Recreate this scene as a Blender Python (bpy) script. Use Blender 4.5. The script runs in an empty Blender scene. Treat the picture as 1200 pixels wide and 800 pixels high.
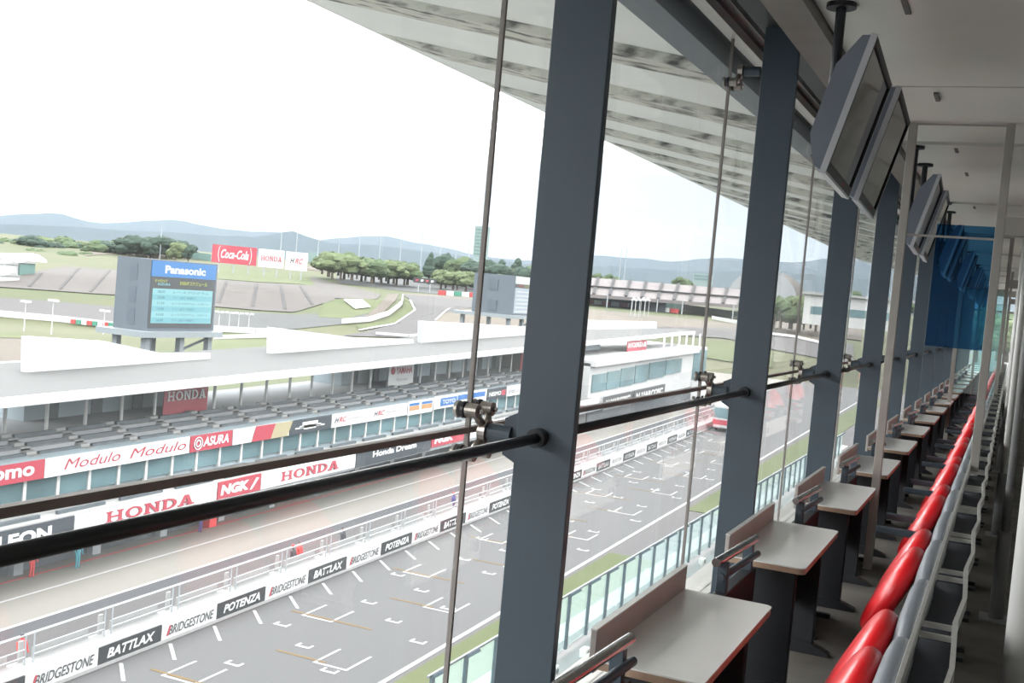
import bpy, bmesh, math, random
from math import sin, cos, pi, radians, tan, sqrt
from mathutils import Vector, Matrix

random.seed(7)
SC = bpy.context.scene
COL = SC.collection

# ------------------------------------------------------------------ camera
F_PX = 1311.5                       # focal length in pixels of the 1200x800 frame
YAW, PITCH, ROLL = radians(24.0), radians(2.71), radians(5.08)
EYE = Vector((0.0, 0.0, 2.0))
cam_data = bpy.data.cameras.new('camera')
cam_data.sensor_width = 36.0
cam_data.lens = F_PX / 1200.0 * 36.0
cam_data.clip_start = 0.05
cam_data.clip_end = 30000
cam = bpy.data.objects.new('camera', cam_data)
COL.objects.link(cam)
fwd = Vector((-sin(YAW) * cos(PITCH), cos(YAW) * cos(PITCH), -sin(PITCH)))
rgt0 = Vector((cos(YAW), sin(YAW), 0))
up0 = rgt0.cross(fwd)
rgt = rgt0 * cos(ROLL) + up0 * sin(ROLL)
upv = up0 * cos(ROLL) - rgt0 * sin(ROLL)
cam.matrix_world = Matrix(((rgt.x, upv.x, -fwd.x, EYE.x), (rgt.y, upv.y, -fwd.y, EYE.y),
                           (rgt.z, upv.z, -fwd.z, EYE.z), (0, 0, 0, 1)))
SC.camera = cam

# ------------------------------------------------------------------ world: bright overcast sky
SC.view_settings.view_transform = 'Standard'
SC.view_settings.look = 'None'
SC.view_settings.gamma = 1.0
SC.view_settings.use_curve_mapping = False
SC.view_settings.exposure = 0.0
SKY = 15.0                           # zenith radiance
world = bpy.data.worlds.new('overcast_sky')
SC.world = world
world.use_nodes = True
wn, wl = world.node_tree.nodes, world.node_tree.links
wn.clear()
tc = wn.new('ShaderNodeTexCoord')
sep = wn.new('ShaderNodeSeparateXYZ')
ramp = wn.new('ShaderNodeValToRGB')
ramp.color_ramp.elements[0].position = 0.0
ramp.color_ramp.elements[0].color = (0.050, 0.056, 0.061, 1)
ramp.color_ramp.elements[1].position = 1.0
ramp.color_ramp.elements[1].color = (0.68, 0.69, 0.70, 1)
for pos_, c_ in ((0.06, (0.055, 0.060, 0.063, 1)), (0.11, (0.068, 0.071, 0.073, 1)), (0.18, (0.62, 0.625, 0.63, 1))):
    e = ramp.color_ramp.elements.new(pos_); e.color = c_
bg = wn.new('ShaderNodeBackground')
bg.inputs['Strength'].default_value = SKY
wo = wn.new('ShaderNodeOutputWorld')
wl.new(tc.outputs['Generated'], sep.inputs[0])
wl.new(sep.outputs['Z'], ramp.inputs[0])
wl.new(ramp.outputs[0], bg.inputs[0])
wl.new(bg.outputs[0], wo.inputs[0])

# ------------------------------------------------------------------ helpers: rays from the photograph
def ray(px, py):
    return fwd * F_PX + rgt * (px - 600.0) - upv * (py - 400.0)
def at_x(px, py, X):
    r = ray(px, py); return EYE + r * (X / r.x)
def at_y(px, py, Y):
    r = ray(px, py); return EYE + r * (Y / r.y)
def at_z(px, py, z):
    r = ray(px, py); return EYE + r * ((z - EYE.z) / r.z)
K = 0.02                             # the straight climbs gently
def W(b, a, h):                      # circuit frame: b metres out, a metres along, h above the asphalt
    return Vector((-b, a, -18 + K * (a - 40) + h))
DW = [(400, 66), (200, 131), (150, 175), (115, 228), (95, 270), (85, 305), (55, 350), (28, 400), (18, 470), (8, 560), (0, 650), (-6, 750), (-12, 950)]
def dist_of(w):
    for (w0, d0), (w1, d1) in zip(DW, DW[1:]):
        if w >= w1:
            t = (w0 - w) / (w0 - w1); return d0 + (d1 - d0) * t
    return DW[-1][1]
def depress(px, py):
    r = ray(px, py); return -r.z / sqrt(r.x * r.x + r.y * r.y) * F_PX
def S(px, py, lift=0.0):             # a point of the hilly land beyond the circuit
    r = ray(px, py); hl = sqrt(r.x * r.x + r.y * r.y)
    d = dist_of(-r.z / hl * F_PX)
    p = EYE + r * (d / hl); p.z += lift * .45
    return p
def P(px, py, d):                    # a point d metres away over the ground
    r = ray(px, py); hl = sqrt(r.x * r.x + r.y * r.y)
    return EYE + r * (d / hl)

# ------------------------------------------------------------------ helpers: materials
def lin(c):
    c /= 255.0
    return c / 12.92 if c <= 0.04045 else ((c + 0.055) / 1.055) ** 2.4
def rgb(r, g, b, k=1.0):
    return tuple(min(0.9, lin(c) / k) for c in (r, g, b))
MATS = {}
def mat(name, col, rough=0.6, metal=0.0, var=0.08, scale=4.0, bump=0.0, spec=0.5, stretch=None, detail=4.0, coat=0.0):
    m = bpy.data.materials.new(name); m.use_nodes = True
    n, l = m.node_tree.nodes, m.node_tree.links
    b = n['Principled BSDF']
    b.inputs['Roughness'].default_value = rough
    b.inputs['Metallic'].default_value = metal
    b.inputs['Specular IOR Level'].default_value = spec
    b.inputs['Coat Weight'].default_value = coat
    t = n.new('ShaderNodeTexCoord'); no = n.new('ShaderNodeTexNoise')
    no.inputs['Scale'].default_value = scale; no.inputs['Detail'].default_value = detail
    if stretch:
        mp = n.new('ShaderNodeMapping'); mp.inputs['Scale'].default_value = stretch
        l.new(t.outputs['Object'], mp.inputs[0]); l.new(mp.outputs[0], no.inputs['Vector'])
    else:
        l.new(t.outputs['Object'], no.inputs['Vector'])
    r = n.new('ShaderNodeValToRGB')
    r.color_ramp.elements[0].position = 0.3; r.color_ramp.elements[1].position = 0.7
    r.color_ramp.elements[0].color = tuple(max(0, c * (1 - var)) for c in col) + (1,)
    r.color_ramp.elements[1].color = tuple(min(1, c * (1 + var)) for c in col) + (1,)
    l.new(no.outputs[0], r.inputs[0]); l.new(r.outputs[0], b.inputs['Base Color'])
    if bump:
        bp = n.new('ShaderNodeBump'); bp.inputs['Strength'].default_value = bump
        l.new(no.outputs[0], bp.inputs['Height']); l.new(bp.outputs[0], b.inputs['Normal'])
    MATS[name] = m
    return m
def mat_mix(name, c1, c2, scale, lo=0.4, hi=0.6, rough=0.9, stretch=None, detail=5.0):
    m = mat(name, c1, rough, scale=scale, stretch=stretch, detail=detail, spec=0.2)
    r = [x for x in m.node_tree.nodes if x.type == 'VALTORGB'][0]
    r.color_ramp.elements[0].position = lo; r.color_ramp.elements[1].position = hi
    r.color_ramp.elements[0].color = tuple(c1) + (1,); r.color_ramp.elements[1].color = tuple(c2) + (1,)
    return m
def glass_mat(name, tint=(1, 1, 1), film=0.0, film_col=(0.9, 0.95, 0.95), ior=1.5, refl=1.0):
    m = bpy.data.materials.new(name); m.use_nodes = True
    n, l = m.node_tree.nodes, m.node_tree.links
    n.clear()
    o = n.new('ShaderNodeOutputMaterial'); tr = n.new('ShaderNodeBsdfTransparent'); gl = n.new('ShaderNodeBsdfGlossy')
    fr = n.new('ShaderNodeFresnel'); mx = n.new('ShaderNodeMixShader'); ml = n.new('ShaderNodeMath'); ml.operation = 'MULTIPLY'
    ml.inputs[1].default_value = refl
    ge = n.new('ShaderNodeNewGeometry'); mr = n.new('ShaderNodeMapRange')
    mr.inputs['To Min'].default_value = ior; mr.inputs['To Max'].default_value = 1 / ior
    l.new(ge.outputs['Backfacing'], mr.inputs['Value']); l.new(mr.outputs[0], fr.inputs['IOR'])
    tr.inputs['Color'].default_value = tuple(tint) + (1,); gl.inputs['Roughness'].default_value = 0.0
    l.new(fr.outputs[0], ml.inputs[0]); l.new(ml.outputs[0], mx.inputs[0]); l.new(tr.outputs[0], mx.inputs[1]); l.new(gl.outputs[0], mx.inputs[2])
    last = mx
    if film:
        tl = n.new('ShaderNodeBsdfTranslucent'); tl.inputs['Color'].default_value = tuple(film_col) + (1,)
        m2 = n.new('ShaderNodeMixShader'); m2.inputs[0].default_value = film
        l.new(mx.outputs[0], m2.inputs[1]); l.new(tl.outputs[0], m2.inputs[2]); last = m2
    l.new(last.outputs[0], o.inputs[0])
    MATS[name] = m
    return m
def emis(name, col, strength, var=0.05, scale=3.0):
    m = mat(name, (0.02, 0.02, 0.02), 0.3)
    b = m.node_tree.nodes['Principled BSDF']
    b.inputs['Emission Color'].default_value = tuple(col) + (1,)
    b.inputs['Emission Strength'].default_value = strength
    return m
OUT = 11.2                           # a diffuse outdoor surface shows about albedo x 11.2
def ext(name, r, g, b, k=OUT, **kw):
    kw.setdefault('rough', 0.85); kw.setdefault('spec', 0.2)
    return mat(name, rgb(r, g, b, k), **kw)

# interior
mat('column_paint', (0.052, 0.073, 0.092), 0.45, var=0.05, scale=2)
mat('dark_paint', (0.022, 0.026, 0.030), 0.5, var=0.1)
mat('rod_black', (0.012, 0.013, 0.015), 0.35, var=0.1, scale=20)
mat('cast_steel', (0.33, 0.30, 0.27), 0.38, 0.9, var=0.2, scale=60)
mat('steel', (0.45, 0.43, 0.41), 0.25, 1.0, var=0.08, scale=40)
mat('alu', (0.62, 0.61, 0.58), 0.4, 0.6, var=0.06, scale=20)
mat('silicone', (0.21, 0.185, 0.17), 0.7, var=0.1)
mat('silver_plastic', (0.52, 0.53, 0.56), 0.35, 0.3, var=0.04)
mat('tv_back', (0.16, 0.18, 0.22), 0.45, var=0.05)
mat('tv_screen', (0.006, 0.006, 0.006), 0.06, var=0.0, spec=0.6)
mat('black_plastic', (0.012, 0.013, 0.016), 0.45, var=0.1, scale=10)
mat('pocket_cloth', (0.018, 0.022, 0.032), 0.8, var=0.15, scale=30)
mat('laminate', (0.86, 0.85, 0.82), 0.22, var=0.04, scale=3)
mat('lip_laminate', (0.42, 0.38, 0.35), 0.5, var=0.06, scale=5)
mat('wood_edge', (0.38, 0.26, 0.18), 0.5, var=0.15, scale=15)
mat('red_vinyl', (0.80, 0.012, 0.018), 0.34, var=0.06, scale=6, bump=0.03, coat=0.2)
mat('grey_vinyl', (0.165, 0.18, 0.205), 0.45, var=0.06, scale=8, bump=0.05)
mat('white_paint', (0.66, 0.65, 0.63), 0.45, var=0.04)
mat('post_paint', (0.34, 0.32, 0.29), 0.5, var=0.05)
mat('grey_sleeve', (0.20, 0.20, 0.20), 0.6, var=0.1)
mat('carpet', (0.12, 0.112, 0.10), 0.95, var=0.25, scale=2.5, bump=0.1, spec=0.1)
mat('ceiling_paint', (0.72, 0.71, 0.65), 0.8, var=0.05, scale=0.8)
mat('ceiling_gap', (0.16, 0.16, 0.15), 0.8, var=0.1)
mat('beam_grey', (0.20, 0.185, 0.165), 0.6, var=0.08)
mat('wall_paint', (0.62, 0.62, 0.59), 0.8, var=0.05)
mat('led', (0.5, 0.05, 0.03), 0.4, var=0)
mat_mix('soffit', (0.80, 0.83, 0.79), (0.70, 0.73, 0.69), 0.5, 0.35, 0.8)
mat_mix('soffit_rib', (0.56, 0.56, 0.49), (0.07, 0.07, 0.065), 2.2, 0.48, 0.66, stretch=(1.2, 3, 3))
glass_mat('window_glass', (0.972, 0.974, 0.968), film=0.018, refl=0.55)
glass_mat('clear_glass', (0.80, 0.93, 0.93), film=0.10, refl=0.8)
glass_mat('blue_acrylic', (0.30, 0.55, 0.76), film=0.05, film_col=(0.02, 0.12, 0.34), refl=0.3)

# outdoors
ext('asphalt', 186, 186, 188, var=0.06, scale=0.05, stretch=(1.5, 0.25, 1), detail=8)
ext('pit_concrete', 238, 232, 221, k=8.0, var=0.07, scale=0.12, stretch=(2.0, 0.25, 1), detail=8)
ext('lane_grey', 165, 167, 174, var=0.04, scale=0.2)
mat_mix('apron', rgb(200, 194, 194, OUT), rgb(186, 182, 184, OUT), 0.1, 0.35, 0.65, stretch=(2, .3, 1))
ext('paint_white', 235, 235, 235, 4.2, var=0.03, scale=3)
ext('paint_yellow', 235, 190, 110, var=0.08, scale=3)
mat_mix('grass', rgb(150, 178, 88, OUT), rgb(186, 200, 124, OUT), 0.09, 0.3, 0.7)
mat_mix('hill_grass', rgb(150, 172, 100, OUT), rgb(196, 196, 140, OUT), 0.012, 0.35, 0.65)
ext('roof_sheet', 222, 224, 224, 13.8, var=0.04, scale=0.1, stretch=(1, 4, 1))
mat('white_wall', (0.27, 0.275, 0.275), 0.7, var=0.03, scale=0.3)
ext('stand_concrete', 188, 193, 197, 2.8, var=0.08, scale=0.4)
ext('stand_white', 228, 230, 228, 4.0, var=0.05, scale=0.5)
mat('seat_dark', (0.075, 0.095, 0.11), 0.6, var=0.2, scale=2)
mat('seat_mid', (0.20, 0.22, 0.235), 0.6, var=0.2, scale=2)
mat('shop_dark', (0.34, 0.42, 0.46), 0.7, var=0.15, scale=0.2)
mat('stand_column', (0.62, 0.63, 0.62), 0.6, var=0.04)
mat('far_window', (0.12, 0.20, 0.22), 0.12, var=0.35, scale=0.15, spec=0.3)
mat('garage_dark', (0.05, 0.06, 0.07), 0.8, var=0.4, scale=0.5)
mat('wall_concrete', (0.13, 0.13, 0.13), 0.8, var=0.08, scale=0.6)
mat('board_white', (0.38, 0.385, 0.385), 0.5, var=0.02)
mat('board_red', (0.36, 0.026, 0.05), 0.5, var=0.03)
mat('board_dark', (0.022, 0.032, 0.044), 0.5, var=0.08)
mat('board_black', (0.012, 0.015, 0.019), 0.5, var=0.08)
mat('board_blue', (0.01, 0.11, 0.34), 0.5, var=0.04)
mat('board_beige', (0.34, 0.30, 0.18), 0.5, var=0.03)
mat('board_orange', (0.42, 0.22, 0.09), 0.5, var=0.03)
mat('ink_grey', (0.06, 0.06, 0.065), 0.5, var=0.05)
mat('ink_light', (0.28, 0.27, 0.27), 0.5, var=0.03)
mat('tower_steel', (0.065, 0.088, 0.112), 0.5, var=0.08, scale=0.5)
mat('tower_panel', (0.048, 0.068, 0.092), 0.5, var=0.08, scale=0.5)
mat('tower_pale', (0.19, 0.22, 0.235), 0.5, var=0.06)
emis('screen_blue', (0.02, 0.33, 0.93), 0.85)
emis('screen_cyan', (0.33, 0.78, 0.86), 0.95)
emis('screen_cyan_dark', (0.22, 0.66, 0.76), 0.95)
emis('screen_dark', (0.06, 0.075, 0.09), 0.6)
emis('screen_white', (0.95, 1.0, 1.0), 1.0)
emis('screen_yellow', (0.75, 0.85, 0.10), 0.8)
emis('screen_ink', (0.05, 0.26, 0.33), 0.7)
emis('screen_pale', (0.62, 0.74, 0.86), 0.9)
mat_mix('bank_seats', rgb(178, 168, 164, OUT), rgb(196, 188, 182, OUT), 0.12, 0.35, 0.65, stretch=(1, 1, 7))
ext('bank_aisle', 138, 136, 138, var=0.08)
ext('gravel', 214, 198, 176, var=0.05, scale=0.05)
ext('tan_dirt', 196, 178, 158, var=0.08, scale=0.03)
ext('far_asphalt', 172, 168, 170, var=0.05, scale=0.03)
ext('fence_grey', 160, 164, 166, var=0.15, scale=0.4)
mat('fence_green', (0.09, 0.17, 0.155), 0.8, var=0.1, scale=0.2)
mat('tyre_dark', (0.05, 0.06, 0.075), 0.9, var=0.2)
mat('kerb_green', (0.03, 0.2, 0.13), 0.7, var=0.05)
mat('kerb_red', (0.36, 0.03, 0.03), 0.7, var=0.05)
mat('pole_grey', (0.30, 0.33, 0.35), 0.5, var=0.05)
mat('leaf_a', (0.075, 0.108, 0.055), 0.9, var=0.5, scale=0.5, spec=0.1)
mat('leaf_b', (0.105, 0.135, 0.068), 0.9, var=0.45, scale=0.5, spec=0.1)
mat('leaf_c', (0.042, 0.068, 0.052), 0.9, var=0.5, scale=0.5, spec=0.1)
mat('bark', (0.10, 0.08, 0.06), 0.9, var=0.2)
mat('mountain', (0.040, 0.052, 0.054), 1.0, var=0.15, scale=0.001, spec=0.0)
mat('terrace_floor', (0.30, 0.30, 0.30), 0.8, var=0.08, scale=0.8)
mat('terrace_kerb', (0.40, 0.37, 0.35), 0.8, var=0.06)
mat('rail_dark', (0.045, 0.075, 0.095), 0.5, var=0.1)
mat('cloth_blue', (0.03, 0.05, 0.20), 0.8); mat('cloth_red', (0.6, 0.04, 0.04), 0.8); mat('cloth_teal', (0.05, 0.25, 0.30), 0.8)
mat('cloth_dark', (0.04, 0.04, 0.05), 0.8); mat('skin', (0.5, 0.32, 0.24), 0.6)

mat_mix('far_seats', rgb(214, 204, 204, 6.0), rgb(198, 190, 190, 6.0), 0.1, 0.35, 0.65)
mat('pale_block', (0.20, 0.27, 0.27), 0.8, var=0.05)  # skyline blocks: distance haze is put into this lightened colour
for n_ in ('seat_dark seat_mid shop_dark stand_column far_window garage_dark board_red board_dark board_black board_blue board_beige board_orange ink_grey ink_light tower_steel tower_panel tower_pale kerb_red '
           'kerb_green fence_green tyre_dark leaf_a leaf_b leaf_c mountain terrace_floor terrace_kerb pole_grey cloth_blue cloth_red cloth_teal cloth_dark skin bark pale_block').split():
    for nd in MATS[n_].node_tree.nodes:          # paints seen in full daylight: keep them as deep as they are
        if nd.type == 'VALTORGB':
            for el in nd.color_ramp.elements: el.color = tuple(c * 0.62 for c in el.color[:3]) + (1,)

# ------------------------------------------------------------------ helpers: objects
OFF = {}
def tag(o, label=None, cat=None, group=None, kind=None):
    if label: o['label'] = label
    if cat: o['category'] = cat
    if group: o['group'] = group
    if kind: o['kind'] = kind
    return o
def empty(name, loc, label, cat, group=None):
    o = bpy.data.objects.new(name, None); COL.objects.link(o)
    o.location = loc; o.empty_display_size = 0.1; OFF[o.name] = Vector(loc)
    return tag(o, label, cat, group)
class MB:
    def __init__(s): s.v = []; s.f = []
    def add(s, vs, fs):
        n = len(s.v); s.v.extend(Vector(v) for v in vs); s.f.extend(tuple(i + n for i in f) for f in fs); return s
    def box(s, x0, x1, y0, y1, z0, z1):
        return s.hexa([(x0, y0, z0), (x1, y0, z0), (x1, y1, z0), (x0, y1, z0), (x0, y0, z1), (x1, y0, z1), (x1, y1, z1), (x0, y1, z1)])
    def hexa(s, v):                  # 4 bottom, 4 top corners
        return s.add(v, [(3, 2, 1, 0), (4, 5, 6, 7), (0, 1, 5, 4), (1, 2, 6, 5), (2, 3, 7, 6), (3, 0, 4, 7)])
    def prism(s, pts, d):            # polygon swept by the vector d
        n = len(pts); a = [Vector(p) for p in pts]; b = [p + Vector(d) for p in a]
        return s.add(a + b, [tuple(range(n))[::-1], tuple(range(n, 2 * n))] + [(i, (i + 1) % n, n + (i + 1) % n, n + i) for i in range(n)])
    def cyl(s, p0, p1, r0, r1=None, n=12):
        r1 = r0 if r1 is None else r1
        p0, p1 = Vector(p0), Vector(p1); d = (p1 - p0).normalized()
        u = d.orthogonal().normalized(); w = d.cross(u)
        a = [p0 + (u * cos(2 * pi * i / n) + w * sin(2 * pi * i / n)) * r0 for i in range(n)]
        b = [p1 + (u * cos(2 * pi * i / n) + w * sin(2 * pi * i / n)) * r1 for i in range(n)]
        return s.add(a + b, [tuple(range(n))[::-1], tuple(range(n, 2 * n))] + [(i, (i + 1) % n, n + (i + 1) % n, n + i) for i in range(n)])
    def bar(s, p0, p1, w, h, up=(0, 0, 1)):
        p0, p1 = Vector(p0), Vector(p1); d = (p1 - p0).normalized()
        side = d.cross(Vector(up)).normalized() * (w / 2); u = side.cross(d).normalized() * (h / 2)
        return s.hexa([p0 - side - u, p0 + side - u, p1 + side - u, p1 - side - u, p0 - side + u, p0 + side + u, p1 + side + u, p1 - side + u])
    def grid(s, rows):
        m = len(rows[0]); vs = [p for r in rows for p in r]
        return s.add(vs, [(j * m + i, j * m + i + 1, (j + 1) * m + i + 1, (j + 1) * m + i) for j in range(len(rows) - 1) for i in range(m - 1)])
    def ellip(s, c, rx, ry, rz, nu=14, nv=8, p=1.0):
        c = Vector(c); f = lambda t: math.copysign(abs(t) ** p, t)
        rows = []
        for j in range(nv + 1):
            th = -pi / 2 + pi * j / nv
            rows.append([c + Vector((rx * f(cos(th)) * f(cos(2 * pi * i / nu)), ry * f(cos(th)) * f(sin(2 * pi * i / nu)), rz * f(sin(th)))) for i in range(nu + 1)])
        return s.grid(rows)
    def build(s, name, m, parent=None, smooth=False, bevel=0.0, label=None):
        off = OFF.get(parent.name, Vector((0, 0, 0))) if parent else Vector((0, 0, 0))
        me = bpy.data.meshes.new(name)
        me.from_pydata([tuple(v - off) for v in s.v], [], s.f)
        me.materials.append(MATS[m]); me.validate()
        bm = bmesh.new(); bm.from_mesh(me)
        bmesh.ops.remove_doubles(bm, verts=bm.verts, dist=1e-5)
        bmesh.ops.recalc_face_normals(bm, faces=bm.faces)
        bm.to_mesh(me); bm.free()
        o = bpy.data.objects.new(name, me); COL.objects.link(o)
        if parent: o.parent = parent
        OFF[o.name] = off
        if bevel:
            b = o.modifiers.new('bevel', 'BEVEL'); b.width = bevel; b.segments = 2; b.limit_method = 'ANGLE'; b.angle_limit = radians(40)
        if smooth:
            for p in me.polygons: p.use_smooth = True
        if label: o['label'] = label
        return o
def thing(o, label, cat, group=None): return tag(o, label, cat, group)
def struct(o, label=None): return tag(o, label, None, None, 'structure')
def copy_tree(o, parent=None, loc=None, label=None):
    c = o.copy(); COL.objects.link(c); c.parent = parent
    OFF[c.name] = OFF.get(o.name, Vector((0, 0, 0)))
    if loc is not None: c.location = loc
    if label: c['label'] = label
    for ch in o.children: copy_tree(ch, c)
    return c
def placed(proto, locs, labels):
    out = []
    for i, (l, lb) in enumerate(zip(locs, labels)):
        if i == 0: proto.location = l; proto['label'] = lb; out.append(proto)
        else: out.append(copy_tree(proto, None, l, lb))
    return out
ORD = ['first', 'second', 'third', 'fourth', 'fifth', 'sixth', 'seventh', 'eighth', 'ninth', 'tenth', 'eleventh', 'twelfth', 'thirteenth', 'fourteenth',
       'fifteenth', 'sixteenth', 'seventeenth', 'eighteenth', 'nineteenth', 'twentieth', 'twenty-first', 'twenty-second', 'twenty-third', 'twenty-fourth', 'twenty-fifth', 'twenty-sixth',
       'twenty-seventh', 'twenty-eighth', 'twenty-ninth', 'thirtieth']
def slab_letters(text):              # heavy slab-serif capitals, unit height, as convex polygons
    out = []; x = 0
    def bx(a, b, c, d): return [(a, c), (b, c), (b, d), (a, d)]
    for ch in text:
        q = []
        if ch in 'HND':
            q += [bx(.1, .28, 0, 1), bx(.02, .36, 0, .12), bx(.02, .36, .88, 1)]
        if ch == 'H': q += [bx(.66, .84, 0, 1), bx(.58, .92, 0, .12), bx(.58, .92, .88, 1), bx(.28, .66, .43, .57)]; w = .94
        if ch == 'N': q += [bx(.68, .84, 0, 1), bx(.58, .92, .88, 1), [(.12, 1), (.32, 1), (.84, 0), (.66, 0)]]; w = .94
        if ch in 'OD':
            cx = .48 if ch == 'O' else .34; rx = .46 if ch == 'O' else .52; ri = rx - .2
            a0, a1 = (0, 2 * pi) if ch == 'O' else (-pi / 2, pi / 2)
            for i in range(16):
                t0, t1 = a0 + (a1 - a0) * i / 16, a0 + (a1 - a0) * (i + 1) / 16
                q.append([(cx + ri * cos(t0), .5 + .37 * sin(t0)), (cx + rx * cos(t0), .5 + .5 * sin(t0)), (cx + rx * cos(t1), .5 + .5 * sin(t1)), (cx + ri * cos(t1), .5 + .37 * sin(t1))])
            w = .96 if ch == 'O' else .9
        if ch == 'A': q += [[(.08, 0), (.22, 0), (.52, 1), (.38, 1)], [(.64, 0), (.86, 0), (.6, 1), (.38, 1)], bx(.2, .75, .24, .36), bx(0, .32, 0, .11), bx(.54, .96, 0, .11)]; w = .98
        out += [[(u + x, v) for u, v in p] for p in q]; x += w + .06
    return out, x - .06
def place2d(name, polys, m, parent, org, right, up, thick=0.02):
    mb = MB(); r, u = Vector(right), Vector(up); nrm = r.cross(u).normalized()
    for i, p in enumerate(polys):       # each stroke a hair deeper than the last, so no two faces coincide
        mb.prism([Vector(org) + nrm * (.0007 * i) + r * a + u * b for a, b in p], nrm * (thick + .0011 * i))
    return mb.build(name, m, parent)
def slab_text(text, m, parent, org, right, up, w, h, thick=0.02):
    polys, tw = slab_letters(text)
    r, u = Vector(right).normalized(), Vector(up).normalized()
    return place2d('lettering', polys, m, parent, org, r * (w / tw), u * h, thick)
def text(body, m, parent, org, right, up, w, h, bold=0.0, shear=0.0, name='lettering', thick=0.02):
    cu = bpy.data.curves.new('lettering', 'FONT'); cu.body = body; cu.offset = bold; cu.shear = shear; cu.resolution_u = 3
    to = bpy.data.objects.new('lettering_tmp', cu); COL.objects.link(to)
    dg = bpy.context.evaluated_depsgraph_get()
    me = bpy.data.meshes.new_from_object(to.evaluated_get(dg))
    bpy.data.objects.remove(to); bpy.data.curves.remove(cu)
    xs = [v.co.x for v in me.vertices]; ys = [v.co.y for v in me.vertices]
    x0, x1, y0, y1 = min(xs), max(xs), min(ys), max(ys)
    r, u = Vector(right).normalized(), Vector(up).normalized(); n = r.cross(u).normalized() * thick
    off = OFF.get(parent.name, Vector((0, 0, 0))) if parent else Vector((0, 0, 0))
    for v in me.vertices:
        v.co = Vector(org) + r * ((v.co.x - x0) / (x1 - x0) * w) + u * ((v.co.y - y0) / (y1 - y0) * h) + n - off
    me.materials.clear(); me.materials.append(MATS[m])
    o = bpy.data.objects.new(name, me); COL.objects.link(o); o.parent = parent; OFF[o.name] = off
    return o

# =================================================================== THE HALL
XG = -1.763                          # glass line
XCI, XCO = -1.346, -1.563            # column plate, inner and outer edge
YC0, SCOL = 3.6144, 3.2794
YEND = 47.0
# floor and shell
fl = struct(MB().box(-1.95, 5.0, -4, YEND, -0.3, 0).build('floor', 'carpet'))
struct(MB().box(5.0, 5.2, -4, YEND, -0.3, 4.4).build('wall_right', 'wall_paint'))
struct(MB().box(-1.95, 5.2, -4.2, -4.0, -0.3, 4.4).build('wall_back', 'wall_paint'))
cl = struct(MB().box(-1.09, 5.0, -4, YEND, 3.63, 3.9).build('ceiling', 'ceiling_gap'))
y = -4.35; i = 0
while y < YEND:
    p = MB().box(-1.085, 5.0, max(-4, y + 0.05), min(y + 2.42, YEND), 3.585 + (0.012 if i % 2 else 0), 3.63)
    p.build('ceiling_panel', 'ceiling_paint', cl)
    y += 2.47; i += 1
for (px, py) in [(1062, 8), (1098, 114), (1133, 204), (1142, 243), (1121, 176)]:
    q = at_z(px, py, 3.585)
    MB().box(q.x - .015, q.x + .015, q.y - .13, q.y + .13, 3.579, 3.60).build('slot_vent', 'ceiling_gap', cl)
struct(MB().box(-1.30, -1.095, -4, YEND, 3.52, 3.80).build('trim_1', 'beam_grey'))
struct(MB().box(-1.72, -1.12, -4, YEND, 3.95, 4.15).build('trim_2', 'dark_paint'))
struct(MB().box(-1.60, -1.31, -4, YEND, 3.72, 3.95).build('trim_3', 'dark_paint'))
struct(MB().box(XG - .03, XG + .05, -4, YEND, 3.66, 3.72).build('trim_4', 'alu'))
struct(MB().box(XG - .02, XG + .09, -4, YEND, 3.76, 3.82).build('trim_5', 'alu'))
struct(MB().box(XG + .0, XG + .04, -4, YEND, 3.72, 3.76).build('trim_6', 'rod_black'))
struct(MB().box(-1.93, XG + .06, -4, YEND, -0.35, 0.06).build('trim_7', 'alu'))
# outer roof: soffit with lapped panels and stained ribs
Z0S, MS = 3.85, 0.198
def sof(b): return Z0S + MS * (b - 1.76)
XE = 7.57
so = struct(MB().prism([(-1.80, -6, sof(1.80)), (-XE, -6, sof(XE)), (-XE, -6, sof(XE) + .12), (-1.80, -6, sof(1.8) + .7)], (0, 66, 0)).build('roof_soffit', 'soffit'))
ys = -5.2
while ys < 57:
    r = MB()
    w = 0.62
    r.prism([(-1.9, ys, sof(1.9)), (-XE + .1, ys, sof(XE - .1)), (-XE + .75, ys, sof(XE - .75) - .07), (-1.9, ys, sof(1.9) - .09)], (0, w, 0))
    r.build('rib', 'soffit_rib', so)
    MB().prism([(-1.9, ys + .62, sof(1.9) - .002), (-XE + .1, ys + .62, sof(XE - .1) - .002), (-XE + .5, ys + .62, sof(XE - .5) - .03), (-1.9, ys + .62, sof(1.9) - .035)], (0, 1.2, 0)).build('soffit_panel', 'soffit', so)
    ys += 2.85
struct(MB().box(-2.06, -1.86, -5, 58, 3.55, 3.86).build('eave_beam', 'column_paint'))
struct(MB().box(-2.24, -2.065, -5, 58, 3.70, 3.90).build('eave_ledge', 'soffit'))

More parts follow.
